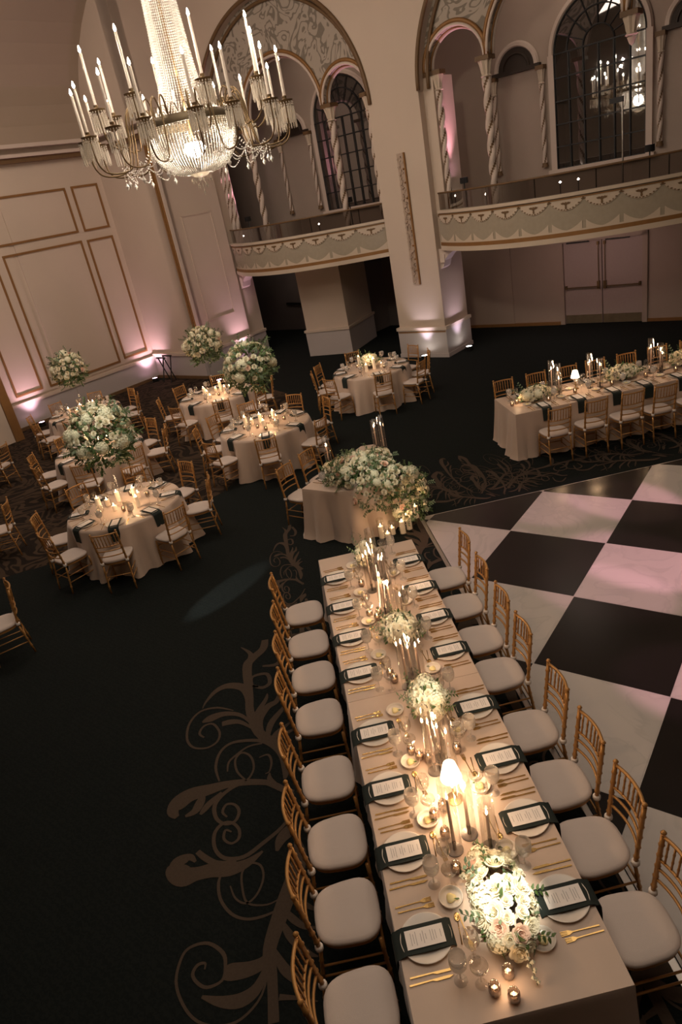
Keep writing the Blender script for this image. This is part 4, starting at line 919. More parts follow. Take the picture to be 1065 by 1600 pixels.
def make_taper(gh, th):
    t = thing('hurricane_candle', 'x', 'candle')
    m = MB(); m.lathe([(0.0, 0.0), (0.052, 0.0), (0.052, 0.006), (0.012, 0.010), (0.010, 0.06), (0.013, 0.065), (0.013, 0.09), (0, 0.09)], 24); obj('base', m, M_SMOKE, t, 'auto')
    m = MB(); m.lathe([(0.011, 0.065), (0.0095, th), (0.004, th+0.008), (0, th+0.008)], 12); obj('taper', m, M_TAPER, t, 'auto')
    m = MB(); m.lathe([(0.049, 0.008), (0.049, gh), (0.0465, gh), (0.0465, 0.008)], 28, caps=False); obj('glass_chimney', m, M_CHIM, t, True)
    obj('flame', flame_mesh(th+0.008, 1.25), M_FLAME, t, True); return t
TAP_T, TAP_M, TAP_S = Proto(make_taper(0.58, 0.42)), Proto(make_taper(0.49, 0.36)), Proto(make_taper(0.38, 0.27))
def make_lamp():
    t = thing('table_lamp', 'x', 'lamp')
    m = MB(); m.lathe([(0.0, 0.0), (0.055, 0.0), (0.055, 0.008), (0.010, 0.014), (0.007, 0.03), (0.007, 0.24), (0, 0.24)], 20); obj('brass_stand', m, M_GOLD, t, 'auto')
    m = MB(); m.lathe([(0.072, 0.195), (0.040, 0.315), (0.038, 0.315), (0.070, 0.195)], 28, caps=False); obj('shade', m, M_SHADE, t, True)
    return t
LAMP = Proto(make_lamp())

# flowers ------------------------------------------------------------------------------------
def petal(mb, ang, r0, r1, h, open_, wd, mi=0, z0=0.0):
    G = []
    for i in range(4):
        t_ = i/3; row = []
        r_ = r0+(r1-r0)*sin(t_*pi/2)+open_*max(0, t_-0.6)
        z = z0+h*(t_**0.8)-open_*0.5*max(0, t_-0.66)
        hw = wd*sin(pi*(0.18+0.62*t_))
        for j in range(5):
            s_ = -1+j/2; a = ang+s_*hw/max(r_, 0.006)*0.9
            row.append(((r_-0.10*hw*s_*s_)*cos(a), (r_-0.10*hw*s_*s_)*sin(a), z-0.15*hw*s_*s_))
        G.append(row)
    mb.grid(G, mi)
def rose_mesh(seed, mt, sc=1.0):
    rr = random.Random(seed); m = MB()
    for (n, r0, r1, h, op, wd) in ((3, 0.002, 0.008, 0.036, 0.0, 0.010), (4, 0.004, 0.014, 0.037, 0.004, 0.015), (5, 0.006, 0.023, 0.034, 0.010, 0.020), (5, 0.008, 0.031, 0.031, 0.010, 0.026), (6, 0.010, 0.038, 0.024, 0.013, 0.026)):
        o_ = rr.random()*6
        for k in range(n): petal(m, o_+2*pi*k/n+rr.uniform(-.15, .15), r0*sc, r1*sc, h*sc, op*sc, wd*sc)
    m.lathe([(0.0, -0.006*sc), (0.02*sc, 0.0), (0.03*sc, 0.012*sc), (0.012*sc, 0.016*sc)], 10, caps=False)
    return m.mesh('rose', mt, True)
def hyd_mesh(seed, mt, rad=0.075):
    rr = random.Random(seed); m = MB(); n = 70
    for k in range(n):
        z = 1-1.55*(k+.5)/n; a = k*2.39996; q = sqrt(1-z*z); d = Vector((q*cos(a), q*sin(a), z)); c_ = d*rad*rr.uniform(.92, 1.06)
        t1 = d.orthogonal().normalized(); t1.rotate(Matrix.Rotation(rr.random()*3, 3, d)); t2 = d.cross(t1); s_ = rad*0.17
        for (u, v_) in ((1, 0), (0, 1), (-1, 0), (0, -1)):
            e1_ = t1*u+t2*v_; e2_ = d.cross(e1_)
            m.add([c_, c_+e1_*s_*0.7+e2_*s_*0.6+d*s_*.25, c_+e1_*s_*1.35+d*s_*.1, c_+e1_*s_*0.7-e2_*s_*0.6+d*s_*.25], [(0, 1, 2, 3)])
    m.lathe([(0.0, -rad*.7), (rad*.6, -rad*.5), (rad*.86, 0), (rad*.6, rad*.6), (0, rad*.86)], 12)
    return m.mesh('hydrangea', mt, False)
ROSES = [rose_mesh(i, M_PETAL, s) for i, s in enumerate((1.0, 0.85, 1.15))]; BLUSH = rose_mesh(9, M_BLUSH, 1.1)
HYDS = [hyd_mesh(1, M_HYD, 0.075), hyd_mesh(2, M_HYD, 0.060)]
def leaf(mb, p, d, up_, L_, w_, mi=0):
    d = d.normalized(); s_ = d.cross(up_); s_ = s_.normalized() if s_.length > 1e-4 else Vector((1, 0, 0)); n_ = s_.cross(d)
    mb.add([p, p+d*L_*.35+s_*w_-n_*w_*.2, p+d*L_*.75+s_*w_*.6-n_*L_*.1, p+d*L_-n_*L_*.22, p+d*L_*.75-s_*w_*.6-n_*L_*.1, p+d*L_*.35-s_*w_-n_*w_*.2, p+d*L_*.5+n_*w_*.15], [(0, 1, 6), (1, 2, 6), (2, 3, 6), (3, 4, 6), (4, 5, 6), (5, 0, 6)], mi)
def foliage_mesh(seed, rx, ry, rz, n, out=1.15, wild=0.25, Ls=0.06, low=-0.9):
    rr = random.Random(seed); m = MB()
    for k in range(n):
        z = rr.uniform(low, 1); a = rr.random()*2*pi; q = sqrt(max(0, 1-z*z)); d = Vector((q*cos(a), q*sin(a), z))
        s_ = rr.uniform(.72, out); p = Vector((d.x*rx*s_, d.y*ry*s_, d.z*rz*s_))
        dd = (d+Vector((rr.gauss(0, .5), rr.gauss(0, .5), rr.gauss(0, .5)))).normalized()
        if rr.random() < wild:
            L_ = rr.uniform(.08, .17); q2 = p+dd*L_; m.tube([p-d*0.06, p, p.lerp(q2, .5)+Vector((0, 0, -.01)), q2], 0.0016, 4, 2)
            for i in range(7):
                pp = p.lerp(q2, .25+.12*i); leaf(m, pp, (dd+d.orthogonal()*(1 if i % 2 else -1)), Vector((0, 0, 1)), Ls*.7, Ls*.2, 1 if k % 3 == 0 else 0)
        else: leaf(m, p, dd, d, Ls*rr.uniform(.7, 1.3), Ls*.26, 1 if rr.random() < .25 else 0)
    return m.mesh('foliage', [M_LEAF, M_LEAF2, M_STEM], True)
def blooms(root, c, rad, n, hyd=0.3, blush=0.05, seed=0, low=-0.35, size=1.0, gap=0.66):
    rr = random.Random(seed); k = 0; placed = []; tries = 0
    while k < n and tries < 5000:
        tries += 1
        z = rr.uniform(low, 1); a = rr.random()*2*pi; q = sqrt(max(0, 1-z*z)); d = Vector((q*cos(a), q*sin(a), z))
        p = Vector((c[0]+d.x*rad[0], c[1]+d.y*rad[1], c[2]+d.z*rad[2]))
        h_ = rr.random() < hyd; md = (0.085 if h_ else 0.052)*size
        if any((p-q2).length < (md+m2)*gap for q2, m2 in placed): continue
        placed.append((p, md)); k += 1
        if h_: o = obj('hydrangea', rr.choice(HYDS), None, root)
        elif rr.random() < blush: o = obj('blush_rose', BLUSH, None, root)
        else: o = obj('rose', rr.choice(ROSES), None, root)
        o.location = p-(d*0.02 if not h_ else d*0.03)
        dd = (d+Vector((0, 0, .25))).normalized(); o.rotation_euler = dd.to_track_quat('Z', 'Y').to_euler(); s_ = size*rr.uniform(.85, 1.2); o.scale = (s_, s_, s_)
    return root
FOL_TALL = [foliage_mesh(i, .33, .33, .30, 430, 1.12, .16, .07) for i in (1, 2)]
FOL_LOW = foliage_mesh(5, .15, .26, .10, 120, 1.05, .10, .045, -0.3)
def tall_arrangement(x, y, label, seed, rad=0.36, zc=1.88, ox=0, oy=0, rzs=1.0, n=70, trail=True):
    t = thing('tall_flower_arrangement', label, 'flower arrangement', (x, y, 0.765), 0, 'tall flower arrangements on round tables')
    m = MB(); m.lathe([(0.0, 0.0), (0.10, 0.0), (0.10, 0.008), (0.012, 0.012), (0.010, 0.9), (0.05, 0.96), (0.06, 0.98), (0, 0.98)], 20); obj('stand', m, M_CHIM, t, 'auto')
    m = MB()
    for k in range(8):
        a = 2*pi*k/8; m.tube([(0.03*cos(a), 0.03*sin(a), 0.8), (ox*.5+0.12*cos(a), oy*.5+0.12*sin(a), zc-.76-.1)], 0.004, 4)
    obj('stems', m, M_STEM, t)
    f_ = obj('foliage', FOL_TALL[seed % 2], None, t, loc=(ox, oy, zc-.765), rz=seed*1.3); s_ = rad/0.34; f_.scale = (s_, s_, s_*rzs)
    blooms(t, (ox, oy, zc-.765), (rad*1.06, rad*1.06, rad*.98*rzs), n, .28, .04, seed, -0.40, 1.2)
    f2 = obj('foliage', FOL_TALL[(seed+1) % 2], None, t, loc=(ox, oy, zc-.765-rad*.55), rz=seed*2.1); f2.scale = (s_*.85, s_*.85, s_*.6)
    return t
mat_stand = mat('clear_acrylic_stand', (0.62, 0.52, 0.44), 0.2, spec=0.8)

# ================================================================== TABLE CLOTHS
def cloth_rect(name, poly, z, label, n_side=26, flare=0.07, amp=0.022, seed=1, corner=0.05, floor=0.012):
    """cloth over a polygonal top, hanging to the carpet in folds"""
    rr = random.Random(seed); N = len(poly)
    cx = sum(p[0] for p in poly)/N; cy = sum(p[1] for p in poly)/N
    edge_ = []; corn = []
    for i in range(N):
        p, q = Vector(poly[i]), Vector(poly[(i+1) % N]); L_ = (q-p).length; k = max(2, int(L_/0.045))
        nrm = Vector(((q-p).y, -(q-p).x)).normalized()
        if nrm.dot((p+q)/2-Vector((cx, cy))) < 0: nrm = -nrm
        for j in range(k):
            t_ = j/k; d = min(t_, 1-t_)*L_
            edge_.append((p.lerp(q, t_), nrm, d))
    M_ = len(edge_); rows = []; ph = rr.random()*6
    nr_ = [None]*M_
    for i in range(M_):
        s_ = Vector((0, 0))
        for k in (-1, 0, 1): s_ += edge_[(i+k) % M_][1]
        nr_[i] = s_.normalized()
    zs = [z, z-0.012, z-0.06, z-0.16, z-0.30, z-0.46, z-0.60, z-0.70, floor]
    G = []
    acc = 0
    for i, (p, nm, d) in enumerate(edge_):
        acc += 1; col = []
        w = sin(acc*0.62+ph)+0.6*sin(acc*0.29+ph*2)+0.35*sin(acc*1.13)
        for k, zz_ in enumerate(zs):
            u = max(0, (z-0.012-zz_)/(z-0.012)); off = (0.004 if k else 0)+flare*u**1.3+amp*w*u**0.8+(0.04*u if d < 0.1 else 0)
            if k == len(zs)-1: off += 0.02*rr.random()
            q = p+nr_[i]*off; col.append((q.x, q.y, zz_))
        G.append(col)
    m = MB(); m.grid(G, close_u=True)
    m.add([(e_[0].x, e_[0].y, z) for e_ in edge_], [tuple(range(M_))])
    o = obj(name, m, M_CLOTH, None, 'auto'); tag(o, label, 'tablecloth')
    return o
def hidden_table(name, label, x, y, poly=None, r=None, group=None):
    t = thing(name, label, 'table', (x, y, 0), 0, group)
    m = MB()
    if r: m.lathe([(0, 0.715), (r, 0.715), (r, 0.74), (0, 0.74)], 48)
    else: m.prism([(a-x, b_-y) for a, b_ in poly], 0.715, 0.74)
    obj('tabletop', m, mat_ply, t, 'auto')
    pts = [(0.5*cos(R(45+90*k))*r*1.2, 0.5*sin(R(45+90*k))*r*1.2) for k in range(4)] if r else [((a-x)*.86, (b_-y)*.86) for a, b_ in poly]
    for a, b_ in pts:
        m = MB(); m.tube([(a, b_, 0), (a, b_, 0.715)], 0.016, 8); obj('leg', m, M_STEEL, t, True)
    return t
mat_ply = mat('plywood', (0.35, 0.22, 0.12), 0.6)

# ================================================================== PLACE SETTINGS
def setting(x, y, face, where, grp, full=True, tz=0.760, off=0.0, gob=True):
    """x, y: plate centre; face: direction the guest looks to"""
    f_ = Vector((cos(face), sin(face))); r_ = Vector((sin(face), -cos(face))); rz = face-pi/2
    def P(a, b_, z=tz): q = Vector((x, y))+r_*a+f_*b_; return (q.x, q.y, z)
    PLATE.place(P(0, 0), rz, 'cream dinner plate, %s' % where, 'dinner plates '+grp)
    NAP.place(P(0, -off, tz), rz, 'dark green napkin, %s' % where, 'napkins '+grp)
    MENU.place(P(0, -0.005, tz+0.0255), rz, 'printed menu card, %s' % where, 'menu cards '+grp)
    GOBLET.place(P(.245, .12), rz, 'etched water goblet, %s' % where, 'water goblets '+grp)
    WINE.place(P(.165, .215), rz, 'clear wine glass, %s' % where, 'wine glasses '+grp)
    if full:
        COUPE.place(P(.285, .215), rz, 'champagne coupe, %s' % where, 'champagne coupes '+grp)
        BUTTER.place(P(-.185, .19), rz+1.0, 'white butter dish, %s' % where, 'butter dishes '+grp)
    FORK.place(P(-.178, -.02), rz, 'inner gold fork, %s' % where, 'forks '+grp)
    KNIFE.place(P(.178, -.02), rz, 'inner gold knife, %s' % where, 'knives '+grp)
    if full:
        FORK.place(P(-.212, -.03), rz+.03, 'outer gold fork, %s' % where, 'forks '+grp)
        KNIFE.place(P(.212, -.03), rz+.02, 'outer gold knife, %s' % where, 'knives '+grp)
        SPOON.place(P(-.01, .185), rz+pi/2-0.1, 'gold dessert spoon, %s' % where, 'spoons '+grp)
        FORK.place(P(.01, .215), rz-pi/2+0.1, 'gold dessert fork, %s' % where, 'forks '+grp)

# ================================================================== LONG TABLE IN FRONT
LX0, LX1, LY0, LY1, TZ = -0.064, 1.016, 1.865, 6.745, 0.76
MID = 4.305
for (y0, y1, lab) in ((LY0, MID-0.002, 'near half of the long foreground table'), (MID+0.002, LY1, 'far half of the long foreground table')):
    pl = [(LX0, y0), (LX1, y0), (LX1, y1), (LX0, y1)]
    inner = [(LX0+.01, y0+.01), (LX1-.01, y0+.01), (LX1-.01, y1-.01), (LX0+.01, y1-.01)]
    hidden_table('banquet_table', 'rectangular folding table under champagne cloth, %s' % lab, (LX0+LX1)/2, (y0+y1)/2, inner)
    cloth_rect('tablecloth', pl, TZ, 'champagne cloth hanging to the carpet, %s' % lab, flare=0.025, amp=0.010, seed=int(y0*10))
LY = [2.32, 2.86, 3.36, 3.90, 4.62, 5.15, 5.68, 6.25]
for i, y in enumerate(LY):
    w_ = '%s from the near end' % ORD[i]
    chair(-0.335, [2.24, 2.80, 3.31, 3.88, 4.57, 5.12, 5.65, 6.22][i], 0, 'gold chair on the left side of the long foreground table, %s' % w_, 'chairs on the left of the long foreground table')
    chair(1.262, [2.30, 2.84, 3.35, 3.89, 4.59, 5.11, 5.70, 6.28][i], pi, 'gold chair on the right side of the long foreground table, %s' % w_, 'chairs on the right of the long foreground table')
    setting(0.093, y, 0, '%s place from the near end, left side of the long foreground table' % ORD[i], 'on the long foreground table')
    setting(0.869, y+0.03, pi, '%s place from the near end, right side of the long foreground table' % ORD[i], 'on the long foreground table')
G1 = 'votives on the long foreground table'
for (x, y, lab) in [(0.36, 1.98, 'left one of the three at the near table end'), (0.45, 2.04, 'far one of the three at the near table end'), (0.44, 1.93, 'nearest one of the three at the near table end'),
                    (0.36, 2.66, 'just left of the big near flowers'), (0.36, 2.90, 'beside the near group of tall glass chimneys'), (0.33, 3.05, 'left of the lit table lamp, nearer one'), (0.40, 3.10, 'left of the lit table lamp, farther one'),
                    (0.31, 3.62, 'left one of the trio beyond the lit table lamp'), (0.355, 3.56, 'middle one of the trio beyond the lit table lamp'), (0.41, 3.52, 'right one of the trio beyond the lit table lamp'), (0.62, 3.54, 'right of the chimneys beyond the lit lamp'),
                    (0.33, 4.50, 'left one of the pair between second and third flowers'), (0.35, 4.42, 'near one of the pair between second and third flowers'), (0.32, 5.99, 'alone by the far place settings'), (0.31, 5.42, 'left one of the trio before the far chimneys'), (0.37, 5.34, 'near one of the trio before the far chimneys'), (0.40, 5.42, 'right one of the trio before the far chimneys')]:
    VOTIVE.place((x, y, TZ), 0, 'smoky ribbed votive, %s' % lab, G1)
T_SET = [(0.39, 2.80, TAP_T, 'left one of the near trio'), (0.505, 2.88, TAP_M, 'right one of the near trio'), (0.60, 2.76, TAP_S, 'short right one of the near trio'),
         (0.43, 3.42, TAP_T, 'left one of the group beyond the table lamp'), (0.53, 3.36, TAP_M, 'right one of the group beyond the table lamp'), (0.50, 3.52, TAP_S, 'rear one of the group beyond the table lamp'),
         (0.44, 4.33, TAP_T, 'left one of the group behind the second flowers'), (0.55, 4.33, TAP_M, 'right one of the group behind the second flowers'), (0.50, 4.45, TAP_S, 'rear one of the group behind the second flowers'),
         (0.46, 5.40, TAP_T, 'left one of the far group'), (0.51, 5.30, TAP_M, 'near one of the far group'), (0.60, 5.22, TAP_S, 'right one of the far group'),
         (0.41, 5.86, TAP_T, 'left one of the farthest group'), (0.52, 5.80, TAP_M, 'middle one of the farthest group'), (0.56, 5.94, TAP_S, 'right one of the farthest group'), (0.50, 6.08, TAP_T, 'rear one of the farthest group')]
for x, y, pr_, lab in T_SET: pr_.place((x, y, TZ), 0, 'taper in glass chimney, long foreground table, %s' % lab, 'hurricane candles on the long foreground table')
LAMP.place((0.49, 3.16, TZ), 0, 'small brass table lamp with glowing cream shade on the long foreground table')
def low_arrangement(name_lab, x, y, rx, ry, rz_, n, seed, zb=TZ, hyd=.18, blush=.1, size=.9, gap=.6, trail=None, lift=0.07, grp='low flower arrangements'):
    t = thing('flower_arrangement', name_lab, 'flower arrangement', (x, y, zb), 0, grp)
    m = MB(); m.lathe([(0, 0), (0.06, 0), (0.075, 0.03), (0.07, 0.075+lift-.07), (0.05, 0.075+lift-.07), (0.0, 0.06)], 20); obj('vase', m, M_SMOKE, t, 'auto')
    f_ = obj('foliage', FOL_LOW, None, t, loc=(0, 0, lift)); f_.scale = (rx/.15, ry/.26, rz_/.10)
    blooms(t, (0, 0, lift), (rx, ry, rz_), n, hyd, blush, seed, -0.25, size, gap)
    if trail:
        m = MB()
        for (tx, ty, tz_) in trail:
            p0, p1 = Vector((tx*.5, ty*.5, lift)), Vector((tx, ty, tz_)); md = p0.lerp(p1, .5)+Vector((0, 0, .05)); m.tube([p0, md, p1], 0.002, 4, 1)
            for i in range(10):
                q = md.lerp(p1, i/9); m.octa((q.x+random.uniform(-.015, .015), q.y+random.uniform(-.015, .015), q.z+.008), 0.012, 0.010, 0)
        obj('trailing_blossom', m, [M_HYD, M_STEM], t)
    return t
low_arrangement('large low ivory and blush rose arrangement at the near end of the long table', 0.54, 2.38, 0.155, 0.29, 0.13, 110, 11, hyd=.10, size=1.1, gap=.54, blush=.10, trail=[(0.03, -0.42, 0.015), (-0.17, 0.22, 0.03)])
low_arrangement('white rose arrangement, second from the near end of the long table', 0.53, 3.97, 0.14, 0.19, 0.13, 70, 12, lift=0.14, hyd=.3, blush=0, size=.85)
low_arrangement('loose white and green arrangement, third from the near end of the long table', 0.52, 4.98, 0.16, 0.22, 0.11, 50, 13, lift=0.11, blush=0, size=.8, trail=[(-.2, .05, .05), (.22, -.05, .04)])
low_arrangement('white arrangement at the far end of the long table', 0.46, 6.42, 0.12, 0.20, 0.12, 50, 14, lift=0.12, blush=0, size=.85)

# light of the burning candles, one lamp per cluster of flames
def glow(x, y, z, e, s=0.03): light('POINT', 'candle_light', (x, y, z), e, (1.0, 0.62, 0.34), s)
KC = 1.7
for (x, y, z, e) in [(0.50, 2.84, 1.20, 3.5), (0.49, 3.16, 1.00, 5.0), (0.48, 3.44, 1.22, 3.5), (0.50, 4.36, 1.20, 4.0), (0.52, 5.30, 1.18, 5.5), (0.48, 5.88, 1.20, 5.0), (0.42, 1.985, 0.85, 0.35), (0.37, 3.02, 0.87, .5), (0.36, 3.57, 0.87, .6), (0.36, 5.4, 0.87, .5)]: glow(x, y, z, e*KC)
light('SPOT', 'table_lamp_light', (0.49, 3.16, 1.02), 9, (1.0, 0.80, 0.55), 0.03, (0.49, 3.16, 0.7), spot=150, blend=.8)
for (fx, fy, fe) in ((0.53, 3.97, 2600), (0.52, 4.98, 1500), (0.46, 6.42, 900)): light('SPOT', 'flower_pin_spot', (0.2, 0.3, 7.5), fe, (1.0, 0.94, 0.76), 0.03, (fx, fy, 0.9), spot=2.6, blend=1.0)
light('SPOT', 'flower_pin_spot', (0.2, 0.3, 7.5), 5200, (1.0, 0.94, 0.76), 0.03, (0.54, 2.38, 0.85), spot=4.6, blend=1.0)

# ================================================================== SWEETHEART TABLE
poly = [(-0.09, 8.92), (0.33, 8.55), (0.60, 8.46), (0.86, 8.52), (1.08, 8.74), (1.22, 9.02), (1.29, 9.40), (1.27, 9.80), (1.16, 10.08), (0.96, 10.12)]
hidden_table('sweetheart_table', 'half moon shaped couple table under champagne cloth', 0.55, 9.3, [(0.55+(x-.55)*.97, 9.3+(y-9.3)*.97) for x, y in poly])
cloth_rect('tablecloth', poly, TZ, 'champagne cloth with deep folds on the couple table by the dance floor', flare=0.09, amp=0.060, seed=5)
chair(-0.11, 9.42, R(-42), 'gold chair at the couple table, nearer one', 'chairs at the couple table')
chair(0.26, 9.86, R(-42), 'gold chair at the couple table, farther one behind the candle', 'chairs at the couple table')
setting(0.30, 9.10, R(-42), 'on the couple table, nearer place', 'on the couple table', full=False)
setting(0.68, 9.56, R(-42), 'on the couple table, farther place', 'on the couple table', full=False)
TAP_T.place((0.38, 9.25, TZ), 0, 'taper candle in a glass chimney on the couple table, alone at the left', 'hurricane candles on the couple table')
TAP_M.place((1.17, 9.80, TZ), 0, 'taper in glass chimney on the couple table, left of the right-hand pair', 'hurricane candles on the couple table')
TAP_T.place((1.26, 9.66, TZ), 0, 'taper in glass chimney on the couple table, right of the right-hand pair', 'hurricane candles on the couple table')
VOTIVE.place((1.27, 9.50, TZ), 0, 'votive with tea light at the right end of the couple table')
glow(0.38, 9.25, 1.24, 2.0); glow(1.2, 9.72, 1.24, 2.5)
sw = thing('flower_cascade', 'huge cascade of ivory roses and greenery spilling from the couple table to the floor', 'flower arrangement', (0.75, 8.9, 0), 0)
segs = [((-0.02, -0.24, 0.86), (.28, .20, .13), 26), ((-0.28, -0.14, 0.86), (.18, .16, .10), 14), ((0.28, -0.14, 0.84), (.24, .20, .14), 22), ((-0.28, 0.18, 0.89), (.20, .20, .11), 20), ((0.0, 0.08, 0.91), (.27, .24, .14), 34), ((0.26, 0.18, 0.90), (.24, .24, .13), 28), ((0.10, -0.50, 0.66), (.26, .17, .20), 24), ((0.48, -0.26, 0.66), (.26, .20, .24), 30), ((0.72, -0.02, 0.42), (.20, .22, .22), 24), ((0.60, -0.36, 0.26), (.24, .18, .16), 18)]
for i, (c_, r_, n) in enumerate(segs):
    f_ = obj('foliage', foliage_mesh(30+i, r_[0], r_[1], r_[2], 170, 1.08, .16, .06, -1), None, sw, loc=c_)
    blooms(sw, c_, [q*1.06 for q in r_], n, .16, .06, 40+i, -0.3, 1.05)
rr = random.Random(8)
fc = [(0.50, 8.39, 0), (0.63, 8.40, 0), (0.67, 8.58, 1), (0.86, 8.36, 1), (0.93, 8.26, 0), (1.02, 8.40, 0), (1.16, 8.36, 1), (1.27, 8.44, 1), (1.28, 8.68, 0), (1.44, 8.74, 1), (1.37, 8.86, 1)]
for i, (x, y, k) in enumerate(fc):
    (GP_T if k else GP_S).place((x, y, 0.005), 0, 'pillar candle on the carpet before the couple table, %s from the left' % ORD[i], 'floor candles before the couple table')
for (x, y, z, e) in [(0.62, 8.12, .36, .8), (0.93, 8.10, .36, 1.2), (1.25, 8.28, .40, 1.8), (1.50, 8.72, .4, 1.8)]: glow(x, y, z, e, .08)

# ================================================================== ROUND TABLES
def cloth_round(x, y, r, label, seed):
    rr = random.Random(seed); n = 144; ph = [rr.random()*6 for _ in range(4)]; G = []
    zs = [(0, .76), (.5, .76), (.97, .76), (1.0, .757), (None, .72), (None, .60), (None, .45), (None, .30), (None, .15), (None, .012)]
    for k in range(n):
        a = 2*pi*k/n; w = sin(9*a+ph[0])+.7*sin(14*a+ph[1])+.5*sin(23*a+ph[2]); col = []
        for s_, z in zs:
            if s_ is not None: rr_ = r*s_
            else: u = (.757-z)/.745; rr_ = r+.008+.085*u**1.2+.072*w*u**.85+(.015*rr.random() if z < .02 else 0)
            col.append((rr_*cos(a), rr_*sin(a), z))
        G.append(col)
    m = MB(); m.grid(G, close_u=True)
    o = obj('tablecloth', m, M_CLOTH, None, True, loc=(x, y, 0)); tag(o, label, 'tablecloth', 'round tablecloths'); return o
RT = [ # x, y, start angle of seats, description, tall?, crown offset, place of cards turned up
 ('nearest left round table', -2.79, 9.83, 0, 1, (0.02, -.03), 0.43, 1.90, [0, 47, 92, 135, 183, 225, 269, 313]),
 ('second left round table', -3.84, 13.20, 0, 0, (0, 0), 0.34, 1.80, [0, 45, 90, 135, 180, 222, 268, 312]),
 ('farthest left round table', -4.90, 16.75, 0, 1, (-0.02, 0.0), 0.37, 1.83, [0, 37, 90, 135, 180, 226, 270, 315]),
 ('round table before the left pier', -1.60, 15.62, 0, 1, (0, 0), 0.38, 1.92, [0, 45, 90, 135, 180, 230, 278, 322]),
 ('middle round table', -0.54, 12.42, 0, 1, (-0.02, 0), 0.42, 1.90, [18, 60, 105, 140, 174, 220, 270, 320]),
 ('round table by the central pier', 1.95, 15.00, 0, 2, (0, 0), 0.2, 1.0, [-8, 30, 100, 150, 180, 218, 272, 317]),
]
rr = random.Random(21)
for ti, (desc, x, y, _, tall, off, crad, czc, angs) in enumerate(RT):
    r = 0.85
    hidden_table('round_table', 'round table under champagne cloth, the %s' % desc, x, y, r=r-.02, group='round banquet tables')
    cloth_round(x, y, r, 'champagne cloth hanging in folds, on the %s' % desc, ti+3)
    fcam = atan2(-y, -x)      # direction towards the camera
    for k, d in enumerate(angs):
        a = R(d); rel = (a-fcam+pi) % (2*pi)-pi
        side = ('near side' if abs(rel) < R(22) else 'near left side' if rel < 0 and rel > -R(68) else 'near right side' if rel > 0 and rel < R(68) else 'left side' if rel < 0 and rel > -R(112) else 'right side' if rel > 0 and rel < R(112) else 'far left side' if rel < 0 and rel > -R(158) else 'far right side' if rel > 0 and rel < R(158) else 'far side')
        chair(x+1.07*cos(a), y+1.07*sin(a), a+pi, 'gold chair, %s of the %s, %s anticlockwise' % (side, desc, ORD[k]), 'chairs at the %s' % desc)
        setting(x+0.685*cos(a), y+0.685*sin(a), a+pi, '%s of the %s, %s place' % (side, desc, ORD[k]), 'on the %s' % desc, full=False, off=0.0)
    if tall == 1: tall_arrangement(x, y, 'tall white flower arrangement on the %s' % desc, ti+1, crad, czc, off[0], off[1])
    elif tall == 2:
        low_arrangement('low white arrangement glowing on the %s' % desc, x, y, .20, .20, .15, 50, 60, lift=.16, blush=0, size=.95)
        light('SPOT', 'centrepiece_pin_spot', (x-1.5, y-3.5, 8.5), 450, (0.95, 1.0, 0.72), 0.03, (x, y, .9), spot=3.6, blend=1.0)
    nc = 9; c_pos = []
    for k in range(nc):
        a = 2*pi*k/nc+ti; q = 0.20+0.07*(k % 3)
        c_pos.append((x+q*cos(a), y+q*sin(a)))
    for k, (cx, cy) in enumerate(c_pos):
        pr_ = (PIL_T, PIL_M, PIL_S, GP_S, VOTIVE)[(k*2+ti) % 5]
        pr_.place((cx, cy, TZ), rr.random(), 'candle in the centre of the %s, %s anticlockwise' % (desc, ORD[k]), 'centre candles on the %s' % desc)
    for k in range(4):
        a = 2*pi*k/4+ti*.7+.4; VOTIVE.place((x+.38*cos(a), y+.38*sin(a), TZ), 0, 'votive on the %s, %s anticlockwise' % (desc, ORD[k]), 'votives on the %s' % desc)
    glow(x+.22*cos(fcam), y+.22*sin(fcam), 1.08, 7.5 if tall != 2 else 3, .05); glow(x-.22*cos(fcam-.6), y-.22*sin(fcam-.6), 1.10, 5 if tall != 2 else 2, .05)

# loose chairs at the left frame edge
for (x, y, a, lab) in [(-6.40, 14.62, R(160), 'far one at the left picture edge'), (-5.12, 10.73, R(185), 'middle one at the left picture edge'), (-4.05, 7.50, R(205), 'nearest one, cut by the left picture edge')]:
    chair(x, y, a, 'gold chair standing alone on the carpet, %s' % lab, 'chairs at the left edge of the hall')

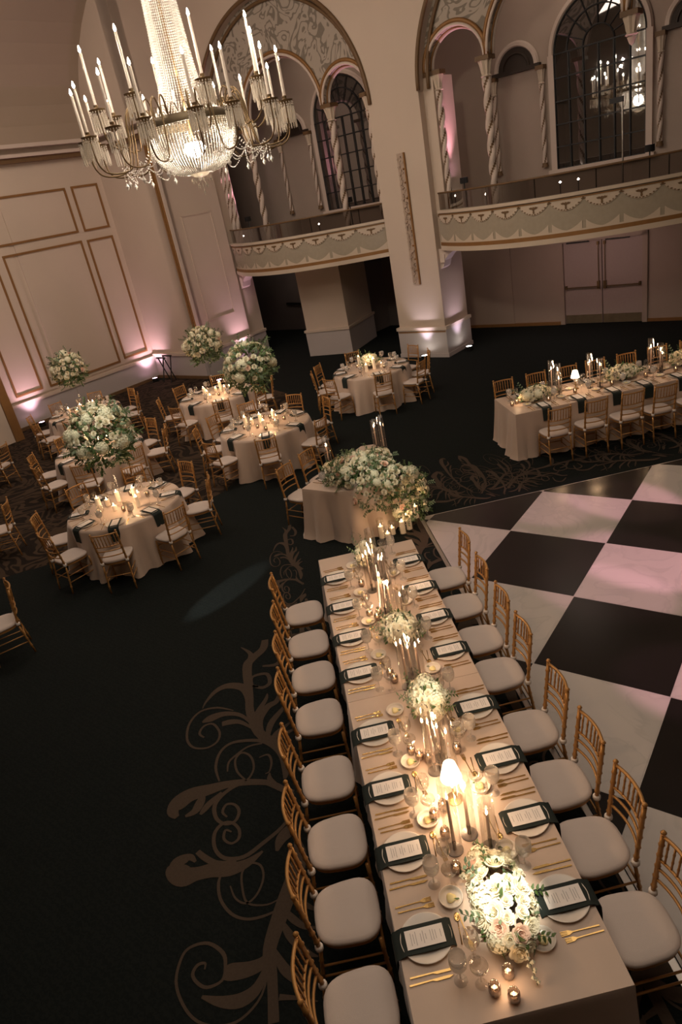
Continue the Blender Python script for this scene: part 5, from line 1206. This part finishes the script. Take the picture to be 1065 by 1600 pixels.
# ================================================================== LONG TABLE AT RIGHT
RX0, RY0, RY1 = 3.45, 10.0, 11.0
pl1 = [(RX0, RY0), (5.90, RY0), (5.90, RY1), (RX0, RY1)]; pl2 = [(5.905, RY0), (8.3, RY0), (8.3, RY1), (5.905, RY1)]
for pl, lab in ((pl1, 'left half of the far right long table'), (pl2, 'right half of the far right long table')):
    hidden_table('banquet_table', 'rectangular folding table under champagne cloth, %s' % lab, sum(p[0] for p in pl)/4, 10.5, [(p[0]*.99+.01*(pl[0][0]+pl[1][0])/2, p[1]*.98+.02*10.5) for p in pl])
    cloth_rect('tablecloth', pl, TZ, 'champagne cloth hanging to the carpet, %s' % lab, flare=.06, amp=.042, seed=int(pl[0][0]*7))
for i, xx in enumerate([3.96, 4.54, 5.12, 5.64, 6.22, 6.80, 7.4]):
    w_ = '%s from the left end' % ORD[i]
    chair(xx, 9.74, pi/2, 'gold chair, near side of the far right long table, %s' % w_, 'near side chairs of the far right long table')
    if i < 7: chair(xx-0.16 if i else 3.78, 11.24, -pi/2, 'gold chair, far side of the far right long table, %s' % w_, 'far side chairs of the far right long table')
    setting(xx, 10.16, pi/2, '%s place from left, near side of the far right long table' % ORD[i], 'on the far right long table')
    setting(xx-.1, 10.84, -pi/2, '%s place from left, far side of the far right long table' % ORD[i], 'on the far right long table')
GR = 'on the far right long table'
for (x, y, pr_, lab) in [(4.30, 10.58, TAP_T, 'left one of the first pair'), (4.43, 10.62, TAP_M, 'right one of the first pair'), (4.37, 10.46, TAP_S, 'near one of the first group'), (4.92, 10.51, TAP_T, 'left one of the second pair'), (5.06, 10.44, TAP_M, 'right one of the second pair'), (6.02, 10.60, TAP_T, 'left one of the third group'), (6.14, 10.52, TAP_M, 'middle one of the third group'), (6.22, 10.60, TAP_S, 'right one of the third group'), (7.2, 10.5, TAP_T, 'fourth group')]:
    pr_.place((x, y, TZ), 0, 'taper in glass chimney %s, %s' % (GR, lab), 'hurricane candles '+GR)
LAMP.place((4.72, 10.62, TZ), 0, 'small table lamp with glowing cream shade on the far right long table')
low_arrangement('low white arrangement at the left end of the far right long table', 3.98, 10.50, .27, .15, .13, 60, 71, blush=0, size=.9, lift=.10)
low_arrangement('low white arrangement in the middle of the far right long table', 5.50, 10.55, .27, .15, .14, 60, 72, blush=0, size=.9, lift=.12)
low_arrangement('low white arrangement at the right of the far right long table, cut by the frame', 6.62, 10.62, .25, .15, .14, 60, 73, blush=0, size=.9, lift=.12)
for i, (x, y) in enumerate([(3.56, 10.44), (3.66, 10.50), (4.12, 10.30), (4.62, 10.42), (5.25, 10.42), (5.85, 10.45), (6.35, 10.42)]):
    VOTIVE.place((x, y, TZ), 0, 'small votive with tea light %s, %s from the left' % (GR, ORD[i]), 'votives '+GR)
for (x, y, z, e) in [(4.36, 10.55, 1.25, 5), (4.72, 10.62, 1.0, 3), (4.98, 10.48, 1.25, 5), (6.1, 10.57, 1.25, 5), (3.65, 10.45, .87, .7), (7.2, 10.5, 1.25, 3)]: glow(x, y, z, e)
light('SPOT', 'centrepiece_pin_spot', (4.0, 6.5, 8.5), 420, (1.0, .95, .8), 0.03, (3.98, 10.5, .85), spot=5, blend=1.0)
light('SPOT', 'centrepiece_pin_spot', (5.5, 6.5, 8.5), 420, (1.0, .95, .8), 0.03, (5.5, 10.5, .85), spot=5, blend=1.0)
for (x, y, z, e, ti) in [(-2.79, 9.83, 1.9, 2000, 0), (-.54, 12.42, 1.9, 1300, 1), (-1.6, 15.62, 1.9, 420, 2), (-4.9, 16.75, 1.85, 350, 3), (1.0, 8.8, .8, 1500, 4)]:
    light('SPOT', 'centrepiece_pin_spot', (x*.35+.5, y-6.5, 8.8), e, (0.98, 1.0, .84), 0.03, (x, y, z), spot=6.5, blend=1.0)
